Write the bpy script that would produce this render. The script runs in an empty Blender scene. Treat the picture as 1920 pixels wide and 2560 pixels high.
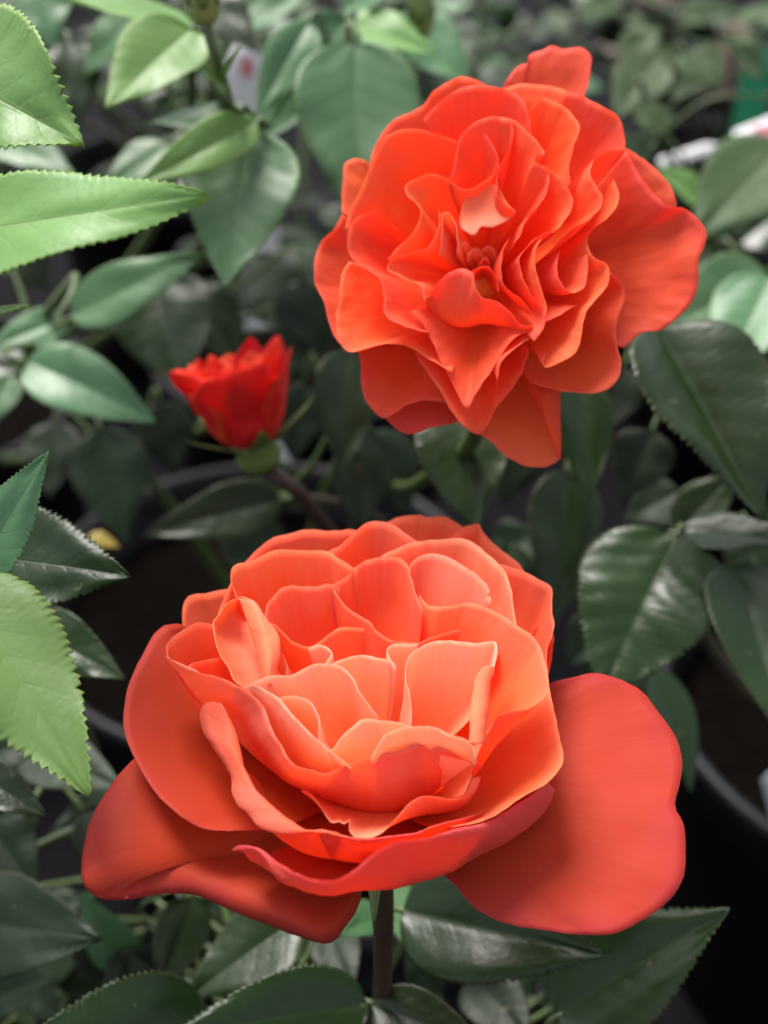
import bpy, math, random
import numpy as np
from mathutils import Vector, Matrix, noise as mnoise

rnd = random.Random(7)
scene = bpy.context.scene
COL = scene.collection

# ------------------------------------------------------------------ camera
W, H = 1920.0, 2560.0           # pixel units used for all measured points
FPX = 3000.0                    # focal length in those units
PITCH = math.radians(36)
FRONT_BASE = Vector((0.0, 0.0, 0.50))
FRONT_PX, FRONT_D = (945.0, 1955.0), 0.24
RIGHT = np.array([1.0, 0, 0])
FWD = np.array([0, math.cos(PITCH), -math.sin(PITCH)])
UP = np.array([0, math.sin(PITCH), math.cos(PITCH)])
def ray(px, py):
    return FWD + RIGHT * ((px - W / 2) / FPX) + UP * ((H / 2 - py) / FPX)
CAM = np.array(FRONT_BASE) - ray(*FRONT_PX) * FRONT_D
def at(px, py, d):
    return CAM + ray(px, py) * d
cd = bpy.data.cameras.new('camera')
cam = bpy.data.objects.new('camera', cd)
COL.objects.link(cam)
cam.location = CAM
cam.rotation_euler = (math.pi / 2 - PITCH, 0, 0)
cd.sensor_fit = 'VERTICAL'
cd.sensor_height = 34.6
cd.lens = 34.6 * FPX / H
cd.clip_start = 0.01
cd.clip_end = 200
cd.dof.use_dof = True
cd.dof.focus_distance = 0.232
cd.dof.aperture_fstop = 10.0
cd.dof.aperture_blades = 0
scene.camera = cam

# ------------------------------------------------------------------ sky, sun, exposure
SUN_EL, SUN_AZ = math.radians(62), math.radians(-30)
world = bpy.data.worlds.new('World')
scene.world = world
world.use_nodes = True
nt = world.node_tree
bg = nt.nodes['Background']
sky = nt.nodes.new('ShaderNodeTexSky')
sky.sky_type = 'NISHITA'
sky.sun_disc = False
sky.sun_elevation = SUN_EL
sky.sun_rotation = SUN_AZ
sky.air_density = 1.0
sky.dust_density = 3.0
hs = nt.nodes.new('ShaderNodeHueSaturation')
hs.inputs['Saturation'].default_value = 0.27
nt.links.new(sky.outputs[0], hs.inputs['Color'])
nt.links.new(hs.outputs[0], bg.inputs['Color'])
bg.inputs['Strength'].default_value = 0.065
sd = bpy.data.lights.new('sun', 'SUN')
sd.energy = 1.5
sd.angle = math.radians(24)
sd.color = (1.0, 0.96, 0.9)
sun = bpy.data.objects.new('sun', sd)
COL.objects.link(sun)
sun.location = (0, 0, 5)
sdir = Vector((math.sin(SUN_AZ) * math.cos(SUN_EL), math.cos(SUN_AZ) * math.cos(SUN_EL), math.sin(SUN_EL)))
sun.rotation_euler = sdir.to_track_quat('Z', 'Y').to_euler()
scene.view_settings.view_transform = 'Standard'
scene.view_settings.look = 'None'
scene.view_settings.gamma = 1
scene.view_settings.exposure = 2.0
scene.render.engine = 'CYCLES'
scene.cycles.max_bounces = 14
scene.cycles.diffuse_bounces = 10
scene.cycles.transmission_bounces = 8

# ------------------------------------------------------------------ materials
def new_mat(name):
    m = bpy.data.materials.new(name)
    m.use_nodes = True
    m.node_tree.nodes.clear()
    return m, m.node_tree
def N(t, kind, **kw):
    n = t.nodes.new(kind)
    for k, v in kw.items():
        if k.startswith('i_'):
            n.inputs[k[2:].replace('_', ' ')].default_value = v
        else:
            setattr(n, k, v)
    return n
def math_node(t, op, a, b=None, c=None):
    n = t.nodes.new('ShaderNodeMath'); n.operation = op
    for i, x in enumerate((a, b, c)):
        if x is None: continue
        if isinstance(x, (int, float)): n.inputs[i].default_value = x
        else: t.links.new(x, n.inputs[i])
    return n.outputs[0]
def ramp(t, fac, stops):
    r = t.nodes.new('ShaderNodeValToRGB')
    el = r.color_ramp.elements
    while len(el) < len(stops): el.new(0.5)
    for e, (p, c) in zip(el, stops):
        e.position = p; e.color = (*c, 1)
    t.links.new(fac, r.inputs[0])
    return r.outputs[0]
def mixc(t, fac, a, b, mode='MIX'):
    m = t.nodes.new('ShaderNodeMix'); m.data_type = 'RGBA'; m.blend_type = mode
    for i, x in ((0, fac), (6, a), (7, b)):
        if isinstance(x, (int, float)): m.inputs[i].default_value = x
        elif isinstance(x, tuple): m.inputs[i].default_value = (*x, 1)
        else: t.links.new(x, m.inputs[i])
    return m.outputs[2]

def petal_material(name, stops, transl, transl_col, edge_col):
    m, t = new_mat(name)
    uv = N(t, 'ShaderNodeUVMap'); uv.uv_map = 'UVMap'
    sep = N(t, 'ShaderNodeSeparateXYZ'); t.links.new(uv.outputs[0], sep.inputs[0])
    u, v = sep.outputs[0], sep.outputs[1]
    oi = N(t, 'ShaderNodeObjectInfo')
    # fine radial veins: noise stretched along v
    mp = N(t, 'ShaderNodeMapping'); mp.inputs['Scale'].default_value = (46, 3.0, 1)
    t.links.new(uv.outputs[0], mp.inputs[0])
    tc = N(t, 'ShaderNodeTexCoord')
    add = N(t, 'ShaderNodeVectorMath', operation='ADD')
    t.links.new(mp.outputs[0], add.inputs[0]); 
    rv = N(t, 'ShaderNodeCombineXYZ'); t.links.new(math_node(t, 'MULTIPLY', oi.outputs['Random'], 40.0), rv.inputs[2])
    t.links.new(rv.outputs[0], add.inputs[1])
    vein = N(t, 'ShaderNodeTexNoise', i_Scale=1.0, i_Detail=5.0, i_Roughness=0.62)
    t.links.new(add.outputs[0], vein.inputs['Vector'])
    blot = N(t, 'ShaderNodeTexNoise', i_Scale=90.0, i_Detail=3.0)
    t.links.new(tc.outputs['Object'], blot.inputs['Vector'])
    vv = math_node(t, 'ADD', v, math_node(t, 'MULTIPLY', math_node(t, 'SUBTRACT', blot.outputs[0], 0.5), 0.5))
    c = ramp(t, vv, stops)
    c = mixc(t, math_node(t, 'MULTIPLY', math_node(t, 'SUBTRACT', 0.60, vein.outputs[0]), 0.75), c, (0.66, 0.05, 0.04))
    # thin pinker rim
    e = math_node(t, 'SMOOTH_MIN', math_node(t, 'MULTIPLY', math_node(t, 'SUBTRACT', vv, 0.86), 5.0), 1.0, 0.2)
    e = math_node(t, 'MAXIMUM', e, 0.0)
    c = mixc(t, math_node(t, 'MULTIPLY', e, 0.32), c, edge_col)
    h = N(t, 'ShaderNodeHueSaturation')
    t.links.new(c, h.inputs['Color'])
    t.links.new(math_node(t, 'ADD', 0.492, math_node(t, 'MULTIPLY', oi.outputs['Random'], 0.016)), h.inputs['Hue'])
    t.links.new(math_node(t, 'ADD', 0.93, math_node(t, 'MULTIPLY', oi.outputs['Random'], 0.12)), h.inputs['Value'])
    bump = N(t, 'ShaderNodeBump', i_Strength=0.35, i_Distance=0.0003)
    t.links.new(vein.outputs[0], bump.inputs['Height'])
    p = N(t, 'ShaderNodeBsdfPrincipled')
    t.links.new(h.outputs[0], p.inputs['Base Color'])
    p.inputs['Roughness'].default_value = 0.52
    p.inputs['Specular IOR Level'].default_value = 0.14
    p.inputs['Sheen Weight'].default_value = 0.05
    p.inputs['Sheen Roughness'].default_value = 0.4
    p.inputs['Sheen Tint'].default_value = (1, 0.75, 0.7, 1)
    t.links.new(bump.outputs[0], p.inputs['Normal'])
    tr = N(t, 'ShaderNodeBsdfTranslucent'); tr.inputs[0].default_value = (*transl_col, 1)
    t.links.new(bump.outputs[0], tr.inputs['Normal'])
    mx = N(t, 'ShaderNodeMixShader'); mx.inputs[0].default_value = transl
    t.links.new(p.outputs[0], mx.inputs[1]); t.links.new(tr.outputs[0], mx.inputs[2])
    out = N(t, 'ShaderNodeOutputMaterial'); t.links.new(mx.outputs[0], out.inputs[0])
    return m

PET_IN = petal_material('petal_inner_face',
    [(0.0, (0.96, 0.50, 0.10)), (0.25, (0.96, 0.30, 0.075)), (0.6, (0.96, 0.26, 0.085)), (1.0, (0.95, 0.29, 0.15))],
    0.56, (0.98, 0.25, 0.065), (0.94, 0.30, 0.20))
PET_OUT = petal_material('petal_outer_face',
    [(0.0, (0.95, 0.46, 0.11)), (0.3, (0.94, 0.27, 0.09)), (0.65, (0.92, 0.21, 0.10)), (1.0, (0.88, 0.18, 0.14))],
    0.56, (0.98, 0.24, 0.07), (0.82, 0.15, 0.18))
CUP_IN = petal_material('inner_cup_petal_inner_face',
    [(0.0, (0.97, 0.50, 0.12)), (0.25, (0.97, 0.38, 0.13)), (0.6, (0.97, 0.36, 0.16)), (1.0, (0.96, 0.42, 0.26))],
    0.56, (0.99, 0.32, 0.10), (0.96, 0.46, 0.30))
CUP_OUT = petal_material('inner_cup_petal_outer_face',
    [(0.0, (0.97, 0.46, 0.12)), (0.3, (0.96, 0.35, 0.13)), (0.65, (0.95, 0.30, 0.16)), (1.0, (0.93, 0.30, 0.22))],
    0.56, (0.99, 0.30, 0.10), (0.90, 0.26, 0.24))
HEART_IN = petal_material('heart_petal_inner_face',
    [(0.0, (0.97, 0.52, 0.16)), (0.25, (0.97, 0.56, 0.28)), (0.6, (0.97, 0.63, 0.42)), (1.0, (0.96, 0.68, 0.54))],
    0.5, (0.99, 0.54, 0.28), (0.96, 0.58, 0.40))
HEART_OUT = petal_material('heart_petal_outer_face',
    [(0.0, (0.97, 0.52, 0.18)), (0.3, (0.96, 0.54, 0.28)), (0.65, (0.96, 0.57, 0.38)), (1.0, (0.95, 0.60, 0.48))],
    0.5, (0.99, 0.52, 0.28), (0.95, 0.50, 0.36))
SPREAD_IN = petal_material('spread_petal_inner_face',
    [(0.0, (0.86, 0.30, 0.05)), (0.25, (0.66, 0.098, 0.022)), (0.6, (0.575, 0.070, 0.020)), (1.0, (0.565, 0.075, 0.042))],
    0.5, (0.72, 0.088, 0.021), (0.52, 0.05, 0.085))
SPREAD_OUT = petal_material('spread_petal_outer_face',
    [(0.0, (0.80, 0.26, 0.05)), (0.3, (0.68, 0.10, 0.035)), (0.65, (0.62, 0.08, 0.04)), (1.0, (0.58, 0.075, 0.06))],
    0.5, (0.80, 0.10, 0.03), (0.56, 0.06, 0.08))
BACK_IN = petal_material('vivid_petal_inner_face',
    [(0.0, (0.97, 0.46, 0.08)), (0.25, (0.97, 0.24, 0.06)), (0.6, (0.97, 0.195, 0.062)), (1.0, (0.96, 0.20, 0.09))],
    0.56, (0.98, 0.17, 0.05), (0.95, 0.23, 0.14))
BACK_OUT = petal_material('vivid_petal_outer_face',
    [(0.0, (0.95, 0.42, 0.08)), (0.3, (0.95, 0.25, 0.07)), (0.65, (0.94, 0.20, 0.08)), (1.0, (0.90, 0.17, 0.12))],
    0.56, (0.98, 0.19, 0.055), (0.82, 0.11, 0.15))
BACKRIM_IN = petal_material('vivid_outer_ring_inner_face',
    [(0.0, (0.90, 0.36, 0.06)), (0.25, (0.92, 0.18, 0.045)), (0.6, (0.90, 0.15, 0.045)), (1.0, (0.88, 0.15, 0.07))],
    0.5, (0.94, 0.15, 0.045), (0.78, 0.10, 0.12))
BACKRIM_OUT = petal_material('vivid_outer_ring_outer_face',
    [(0.0, (0.88, 0.32, 0.06)), (0.3, (0.84, 0.13, 0.04)), (0.65, (0.78, 0.09, 0.05)), (1.0, (0.70, 0.07, 0.10))],
    0.5, (0.9, 0.12, 0.04), (0.64, 0.05, 0.14))
BUD_MAT = petal_material('bud_petal',
    [(0.0, (0.75, 0.05, 0.03)), (0.3, (0.8, 0.04, 0.025)), (0.65, (0.85, 0.04, 0.022)), (1.0, (0.85, 0.06, 0.03))],
    0.25, (0.9, 0.05, 0.02), (0.75, 0.03, 0.03))
PINK_MAT = petal_material('pale_pink_petal',
    [(0.0, (0.8, 0.6, 0.5)), (0.3, (0.8, 0.4, 0.45)), (0.65, (0.8, 0.35, 0.42)), (1.0, (0.85, 0.5, 0.55))],
    0.3, (0.9, 0.4, 0.45), (0.85, 0.6, 0.65))

def leaf_material(name, col, col2, rough, transl, tcol, vein_col, spec=0.8):
    m, t = new_mat(name)
    uv = N(t, 'ShaderNodeUVMap'); uv.uv_map = 'UVMap'
    sep = N(t, 'ShaderNodeSeparateXYZ'); t.links.new(uv.outputs[0], sep.inputs[0])
    u, v = sep.outputs[0], sep.outputs[1]
    av = math_node(t, 'ABSOLUTE', v)
    oi = N(t, 'ShaderNodeObjectInfo')
    s = math_node(t, 'SUBTRACT', u, math_node(t, 'MULTIPLY', math_node(t, 'POWER', av, 0.85), 0.20))
    pp = math_node(t, 'PINGPONG', math_node(t, 'MULTIPLY', s, 8.0), 0.5)     # 0 at a side vein
    side = math_node(t, 'SUBTRACT', 1.0, math_node(t, 'MULTIPLY', pp, 9.0))
    side = math_node(t, 'MAXIMUM', side, 0.0)
    side = math_node(t, 'MULTIPLY', side, math_node(t, 'SUBTRACT', 1.0, av))
    mid = math_node(t, 'MAXIMUM', math_node(t, 'SUBTRACT', 1.0, math_node(t, 'MULTIPLY', av, 30.0)), 0.0)
    vm = math_node(t, 'MAXIMUM', math_node(t, 'MULTIPLY', side, 0.30), math_node(t, 'MULTIPLY', mid, 0.75))
    tc = N(t, 'ShaderNodeTexCoord')
    n1 = N(t, 'ShaderNodeTexNoise', i_Scale=60.0, i_Detail=4.0); t.links.new(tc.outputs['Object'], n1.inputs['Vector'])
    n2 = N(t, 'ShaderNodeTexVoronoi', i_Scale=900.0); n2.feature = 'SMOOTH_F1'
    t.links.new(tc.outputs['Object'], n2.inputs['Vector'])
    c = mixc(t, n1.outputs[0], col, col2)
    hsv = N(t, 'ShaderNodeHueSaturation')
    t.links.new(c, hsv.inputs['Color'])
    t.links.new(math_node(t, 'ADD', 0.485, math_node(t, 'MULTIPLY', oi.outputs['Random'], 0.03)), hsv.inputs['Hue'])
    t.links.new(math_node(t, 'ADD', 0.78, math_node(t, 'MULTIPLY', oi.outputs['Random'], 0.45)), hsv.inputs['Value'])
    c = mixc(t, vm, hsv.outputs[0], vein_col)
    # yellowish-brown margin on the teeth
    rim = math_node(t, 'MAXIMUM', math_node(t, 'MULTIPLY', math_node(t, 'SUBTRACT', av, 0.93), 8.0), 0.0)
    c = mixc(t, math_node(t, 'MULTIPLY', rim, 0.7), c, (col2[0] * 1.5 + .03, col2[1] * 1.25, col2[2] * .7))
    # small specks and scars
    n3 = N(t, 'ShaderNodeTexNoise', i_Scale=260.0, i_Detail=2.0); t.links.new(tc.outputs['Object'], n3.inputs['Vector'])
    sp = math_node(t, 'GREATER_THAN', n3.outputs[0], 0.74)
    c = mixc(t, math_node(t, 'MULTIPLY', sp, 0.5), c, (0.16, 0.13, 0.07))
    hgt = math_node(t, 'ADD', math_node(t, 'MULTIPLY', vm, -0.5), math_node(t, 'MULTIPLY', n2.outputs[0], 0.25))
    hgt = math_node(t, 'ADD', hgt, math_node(t, 'MULTIPLY', n1.outputs[0], 0.6))
    bump = N(t, 'ShaderNodeBump', i_Strength=0.35, i_Distance=0.0006)
    t.links.new(hgt, bump.inputs['Height'])
    p = N(t, 'ShaderNodeBsdfPrincipled')
    t.links.new(c, p.inputs['Base Color'])
    rr = math_node(t, 'ADD', rough, math_node(t, 'MULTIPLY', math_node(t, 'SUBTRACT', n1.outputs[0], 0.5), 0.25))
    t.links.new(rr, p.inputs['Roughness'])
    p.inputs['Specular IOR Level'].default_value = spec
    t.links.new(bump.outputs[0], p.inputs['Normal'])
    tr = N(t, 'ShaderNodeBsdfTranslucent'); tr.inputs[0].default_value = (*tcol, 1)
    mx = N(t, 'ShaderNodeMixShader'); mx.inputs[0].default_value = transl
    t.links.new(p.outputs[0], mx.inputs[1]); t.links.new(tr.outputs[0], mx.inputs[2])
    out = N(t, 'ShaderNodeOutputMaterial'); t.links.new(mx.outputs[0], out.inputs[0])
    return m
LEAF = {
 'young': leaf_material('young_leaf', (0.155, 0.290, 0.095), (0.200, 0.330, 0.085), 0.44, 0.42, (0.30, 0.48, 0.06), (0.19, 0.30, 0.09), .45),
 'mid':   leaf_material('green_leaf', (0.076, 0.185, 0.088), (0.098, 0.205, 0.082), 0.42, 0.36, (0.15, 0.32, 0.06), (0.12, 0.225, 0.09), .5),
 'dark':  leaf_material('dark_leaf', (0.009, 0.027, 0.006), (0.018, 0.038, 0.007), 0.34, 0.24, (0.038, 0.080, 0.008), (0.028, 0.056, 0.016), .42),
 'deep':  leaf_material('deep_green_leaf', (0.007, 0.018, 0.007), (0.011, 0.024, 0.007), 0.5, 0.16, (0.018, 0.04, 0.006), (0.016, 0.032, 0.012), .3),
 'olive': leaf_material('dull_leaf', (0.045, 0.088, 0.034), (0.060, 0.098, 0.038), 0.55, 0.24, (0.08, 0.12, 0.03), (0.08, 0.11, 0.05), .25),
 'red':   leaf_material('reddish_leaf', (0.09, 0.03, 0.026), (0.08, 0.055, 0.03), 0.5, 0.25, (0.16, 0.04, 0.03), (0.12, 0.06, 0.04), .4),
 'yellow': leaf_material('yellowed_leaf', (0.30, 0.22, 0.03), (0.25, 0.16, 0.03), 0.5, 0.25, (0.34, 0.25, 0.03), (0.30, 0.24, 0.06), .4),
}
def simple_mat(name, col, col2, rough, scale=40.0, bump=0.2, dist=0.002, spec=0.5):
    m, t = new_mat(name)
    tc = N(t, 'ShaderNodeTexCoord')
    n = N(t, 'ShaderNodeTexNoise', i_Scale=scale, i_Detail=6.0, i_Roughness=0.65)
    t.links.new(tc.outputs['Object'], n.inputs['Vector'])
    c = ramp(t, n.outputs[0], [(0.3, col), (0.7, col2)])
    p = N(t, 'ShaderNodeBsdfPrincipled'); t.links.new(c, p.inputs['Base Color'])
    p.inputs['Roughness'].default_value = rough
    p.inputs['Specular IOR Level'].default_value = spec
    b = N(t, 'ShaderNodeBump', i_Strength=bump, i_Distance=dist); t.links.new(n.outputs[0], b.inputs['Height'])
    t.links.new(b.outputs[0], p.inputs['Normal'])
    out = N(t, 'ShaderNodeOutputMaterial'); t.links.new(p.outputs[0], out.inputs[0])
    return m
STEM_GREEN = simple_mat('green_stem', (0.045, 0.08, 0.02), (0.075, 0.105, 0.03), 0.45, 200, 0.15, 0.0005)
STEM_DARK = simple_mat('brown_red_stem', (0.035, 0.018, 0.014), (0.055, 0.03, 0.018), 0.45, 200, 0.2, 0.0005)
STEM_BROWN = simple_mat('woody_stem', (0.03, 0.024, 0.014), (0.055, 0.042, 0.022), 0.7, 200, 0.4, 0.001)
POT_MAT = simple_mat('black_pot_plastic', (0.004, 0.004, 0.005), (0.007, 0.007, 0.009), 0.45, 30, 0.05, 0.001, .2)  # black plastic, darkened further in place of shade between the bushes
SOIL = simple_mat('dark_potting_soil', (0.002, 0.0014, 0.0012), (0.006, 0.0042, 0.0032), 0.95, 120, 1.0, 0.01, 0.03)  # dark soil, colour lowered further to stand for deep shade
GROUND = simple_mat('black_ground_fabric', (0.003, 0.003, 0.0036), (0.007, 0.007, 0.0085), 0.85, 60, 0.4, 0.003, 0.04)  # black fabric, with shade from the plants around put into the colour
WHITE = simple_mat('white_label_plastic', (0.72, 0.71, 0.72), (0.80, 0.79, 0.80), 0.4, 20, 0.05, 0.001)
GREENPL = simple_mat('green_label_plastic', (0.03, 0.30, 0.14), (0.04, 0.36, 0.17), 0.4, 20, 0.05, 0.001)
PINKPL = simple_mat('pink_label_print', (0.65, 0.18, 0.22), (0.75, 0.25, 0.30), 0.45, 20, 0.05, 0.001)
HIP = simple_mat('green_calyx', (0.10, 0.16, 0.035), (0.15, 0.22, 0.06), 0.45, 150, 0.1, 0.0005)
BUDGREEN = simple_mat('pale_green_bud', (0.20, 0.28, 0.07), (0.26, 0.33, 0.10), 0.45, 150, 0.1, 0.0005)

# ------------------------------------------------------------------ helpers
def tag(o, label, cat, group=None, kind=None):
    o['label'] = label; o['category'] = cat
    if group: o['group'] = group
    if kind: o['kind'] = kind
def empty(name, loc):
    o = bpy.data.objects.new(name, None)
    o.empty_display_size = 0.02
    COL.objects.link(o); o.location = loc
    return o
def mesh_obj(name, verts, faces, mats, parent=None, mi=None, uvs=None, smooth=True, origin=None):
    v = np.asarray(verts, float)
    o0 = np.zeros(3)
    if parent is not None:
        o0 = np.array(ORIGIN[parent.name])
    loc = np.zeros(3)
    if parent is None and origin is not None:
        o0 = np.array(origin); loc = o0
    me = bpy.data.meshes.new(name)
    me.from_pydata([tuple(p) for p in (v - o0)], [], faces)
    for m in (mats if isinstance(mats, (list, tuple)) else [mats]): me.materials.append(m)
    if mi is not None: me.polygons.foreach_set('material_index', mi)
    if smooth: me.polygons.foreach_set('use_smooth', [True] * len(me.polygons))
    if uvs is not None:
        l = me.uv_layers.new(name='UVMap')
        idx = np.empty(len(me.loops), dtype=np.int32); me.loops.foreach_get('vertex_index', idx)
        l.data.foreach_set('uv', np.asarray(uvs, np.float32)[idx].ravel())
    me.update()
    o = bpy.data.objects.new(name, me); COL.objects.link(o)
    o.location = loc
    ORIGIN[o.name] = tuple(o0)
    if parent is not None: o.parent = parent
    return o
ORIGIN = {}
def thing(name, loc, label, cat, group=None):
    o = empty(name, loc); ORIGIN[o.name] = tuple(loc); tag(o, label, cat, group); return o

def hermite(P, n, closed=False, ts=None):
    """Smooth curve through P (k x d), sampled at n chord-length-even points."""
    P = np.asarray(P, float)
    if len(P) == 1: return np.repeat(P, n, 0)
    if ts is None:
        seg = np.linalg.norm(np.diff(P[:, :2] if P.shape[1] > 3 else P, axis=0), axis=1) + 1e-9
        t = np.concatenate([[0], np.cumsum(seg)]); t /= t[-1]
    else: t = np.asarray(ts, float)
    k = len(P)
    if k == 2:
        s = np.linspace(0, 1, n)[:, None]; return P[0] * (1 - s) + P[1] * s
    m = np.zeros_like(P)
    d = np.diff(P, axis=0) / np.diff(t)[:, None]
    for i in range(1, k - 1):
        h0, h1 = t[i] - t[i - 1], t[i + 1] - t[i]
        m[i] = (d[i - 1] * h1 + d[i] * h0) / (h0 + h1)
    m[0] = 1.5 * d[0] - .5 * m[1]; m[-1] = 1.5 * d[-1] - .5 * m[-2]
    s = np.linspace(t[0], t[-1], n)
    j = np.clip(np.searchsorted(t, s, side='right') - 1, 0, k - 2)
    h = (t[j + 1] - t[j])[:, None]; x = ((s - t[j])[:, None]) / h
    h00 = 2 * x**3 - 3 * x**2 + 1; h10 = x**3 - 2 * x**2 + x; h01 = -2 * x**3 + 3 * x**2; h11 = x**3 - x**2
    return h00 * P[j] + h10 * h * m[j] + h01 * P[j + 1] + h11 * h * m[j + 1]

def grid_normals(G):
    du = np.gradient(G, axis=1); dv = np.gradient(G, axis=0)
    n = np.cross(du, dv); n /= (np.linalg.norm(n, axis=2, keepdims=True) + 1e-15)
    return n

def sheet(name, G, th, mats, parent, flip=False, UV=None, taper=True):
    """Closed thin shell from a grid of points: inner face, outer face and a real edge all round."""
    nv, nu, _ = G.shape
    n = grid_normals(G)
    if flip: n = -n
    tv = np.minimum(1, (nv - 1 - np.arange(nv)) / 3.0 + .2)[:, None] if taper else np.ones((nv, 1))
    tu = np.minimum(1, np.minimum(np.arange(nu), nu - 1 - np.arange(nu)) / 3.0 + .2)[None, :] if taper else np.ones((1, nu))
    tt = (tv * tu)[..., None]
    A = G + n * th * .5 * tt; B = G - n * th * .5 * tt
    verts = np.concatenate([A.reshape(-1, 3), B.reshape(-1, 3)])
    off = nv * nu
    f, mi = [], []
    def q(a, b, c, d, m):
        f.append((a, b, c, d) if not flip else (d, c, b, a)); mi.append(m)
    for i in range(nv - 1):
        for j in range(nu - 1):
            a, b, c, d = i * nu + j, i * nu + j + 1, (i + 1) * nu + j + 1, (i + 1) * nu + j
            q(a, b, c, d, 0); q(off + d, off + c, off + b, off + a, 1)
    for j in range(nu - 1):
        a, b = (nv - 1) * nu + j, (nv - 1) * nu + j + 1
        q(a, b, off + b, off + a, 0)
        a, b = j, j + 1; q(b, a, off + a, off + b, 0)
    for i in range(nv - 1):
        a, b = i * nu, (i + 1) * nu; q(a, b, off + b, off + a, 0)
        a, b = i * nu + nu - 1, (i + 1) * nu + nu - 1; q(b, a, off + a, off + b, 0)
    if UV is None:
        uu, vv = np.meshgrid(np.linspace(0, 1, nu), np.linspace(0, 1, nv))
        UV = np.stack([uu, vv], 2)
    uvs = np.concatenate([UV.reshape(-1, 2)] * 2)
    return mesh_obj(name, verts, f, mats, parent, mi, uvs)

def tube(name, pts, radii, mat, parent, n=8, sub=24):
    P = hermite(np.asarray(pts), sub)
    R = np.interp(np.linspace(0, 1, sub), np.linspace(0, 1, len(radii)), radii)
    T = np.gradient(P, axis=0); T /= np.linalg.norm(T, axis=1, keepdims=True) + 1e-12
    ref = np.array([0.31, 0.9, 0.2])
    verts, faces = [], []
    for i in range(sub):
        a = np.cross(T[i], ref); a /= np.linalg.norm(a) + 1e-12
        b = np.cross(T[i], a)
        for k in range(n):
            th = 2 * math.pi * k / n
            verts.append(P[i] + (a * math.cos(th) + b * math.sin(th)) * R[i])
    for i in range(sub - 1):
        for k in range(n):
            k2 = (k + 1) % n
            faces.append((i * n + k, i * n + k2, (i + 1) * n + k2, (i + 1) * n + k))
    faces.append(tuple(range(n))[::-1]); faces.append(tuple(range((sub - 1) * n, sub * n)))
    return mesh_obj(name, verts, faces, mat, parent)

def lathe(name, prof, C, A, mat, parent=None, n=32, origin=None, wob=0.0):
    """prof: (radius, height) pairs turned round axis A through C."""
    A = np.array(A, float); A /= np.linalg.norm(A)
    a = np.cross(A, [0.2, 0.97, 0.1]); a /= np.linalg.norm(a); b = np.cross(A, a)
    verts, faces = [], []
    for i, (r, h) in enumerate(prof):
        for k in range(n):
            th = 2 * math.pi * k / n
            rr = r * (1 + wob * math.sin(3 * th + i))
            verts.append(np.array(C) + A * h + (a * math.cos(th) + b * math.sin(th)) * rr)
    for i in range(len(prof) - 1):
        for k in range(n):
            k2 = (k + 1) % n
            faces.append((i * n + k, i * n + k2, (i + 1) * n + k2, (i + 1) * n + k))
    faces.append(tuple(range(n))[::-1]); faces.append(tuple(range((len(prof) - 1) * n, len(prof) * n)))
    return mesh_obj(name, verts, faces, mat, parent, origin=origin)

# ------------------------------------------------------------------ ground, pots
def ground():
    n = 2
    s = 40.0
    o = mesh_obj('ground', [(-s, -s, 0), (s, -s, 0), (s, s, 0), (-s, s, 0)], [(0, 1, 2, 3)], GROUND, smooth=False)
    o['kind'] = 'structure'
    o['label'] = 'black woven ground fabric under the pots'
ground()

POT_H = 0.22
def pot(x, y, label, r=0.13, h=POT_H):
    t = thing('plant_pot', (x, y, 0), label, 'plant pot', 'black nursery pots')
    prof = [(r * .78, 0.0), (r * .80, .004), (r * .93, h - .035), (r * 1.0, h - .033), (r * 1.02, h - .006), (r * 1.015, h), (r * .975, h), (r * .955, h - .01), (r * .9, h - .06)]
    lathe('pot_wall', prof, (x, y, 0), (0, 0, 1), POT_MAT, t, 56)
    # lumpy soil
    vs, fs = [], []
    K, M = 14, 40
    for i in range(K + 1):
        for k in range(M):
            rr = r * .94 * i / K; a = 2 * math.pi * k / M
            px_, py_ = x + rr * math.cos(a), y + rr * math.sin(a)
            z = h - .035 + .006 * mnoise.noise(Vector((px_ * 60, py_ * 60, 1))) + .004 * mnoise.noise(Vector((px_ * 180, py_ * 180, 4)))
            vs.append((px_, py_, z))
    for i in range(K):
        for k in range(M):
            k2 = (k + 1) % M
            fs.append((i * M + k, (i + 1) * M + k, (i + 1) * M + k2, i * M + k2))
    mesh_obj('soil', vs, fs, SOIL, t)
    return t
pot(-0.01, 0.03, 'black nursery pot holding the bush under the widely opened coral rose')
pot(-0.075, 0.40, 'black nursery pot in deep shade behind the widely opened coral rose', 0.135)
pot(0.285, 0.305, 'black nursery pot beside a white plant label, under the glossy dark leaves')
pot(-0.33, 0.24, 'black nursery pot under the bright serrated leaves')
pot(-0.36, 0.64, 'black nursery pot under the pale young leaves')
pot(-0.06, 0.72, 'black nursery pot behind the red rose bud')
pot(0.34, 0.78, 'black nursery pot under the light leaves beside the vivid orange rose')
pot(0.37, 1.14, 'black nursery pot under the sparse dull reddish bush')
pot(0.10, 1.22, 'black nursery pot far behind the vivid orange rose')
pot(-0.24, 1.12, 'black nursery pot far behind the pale young leaves')

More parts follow.
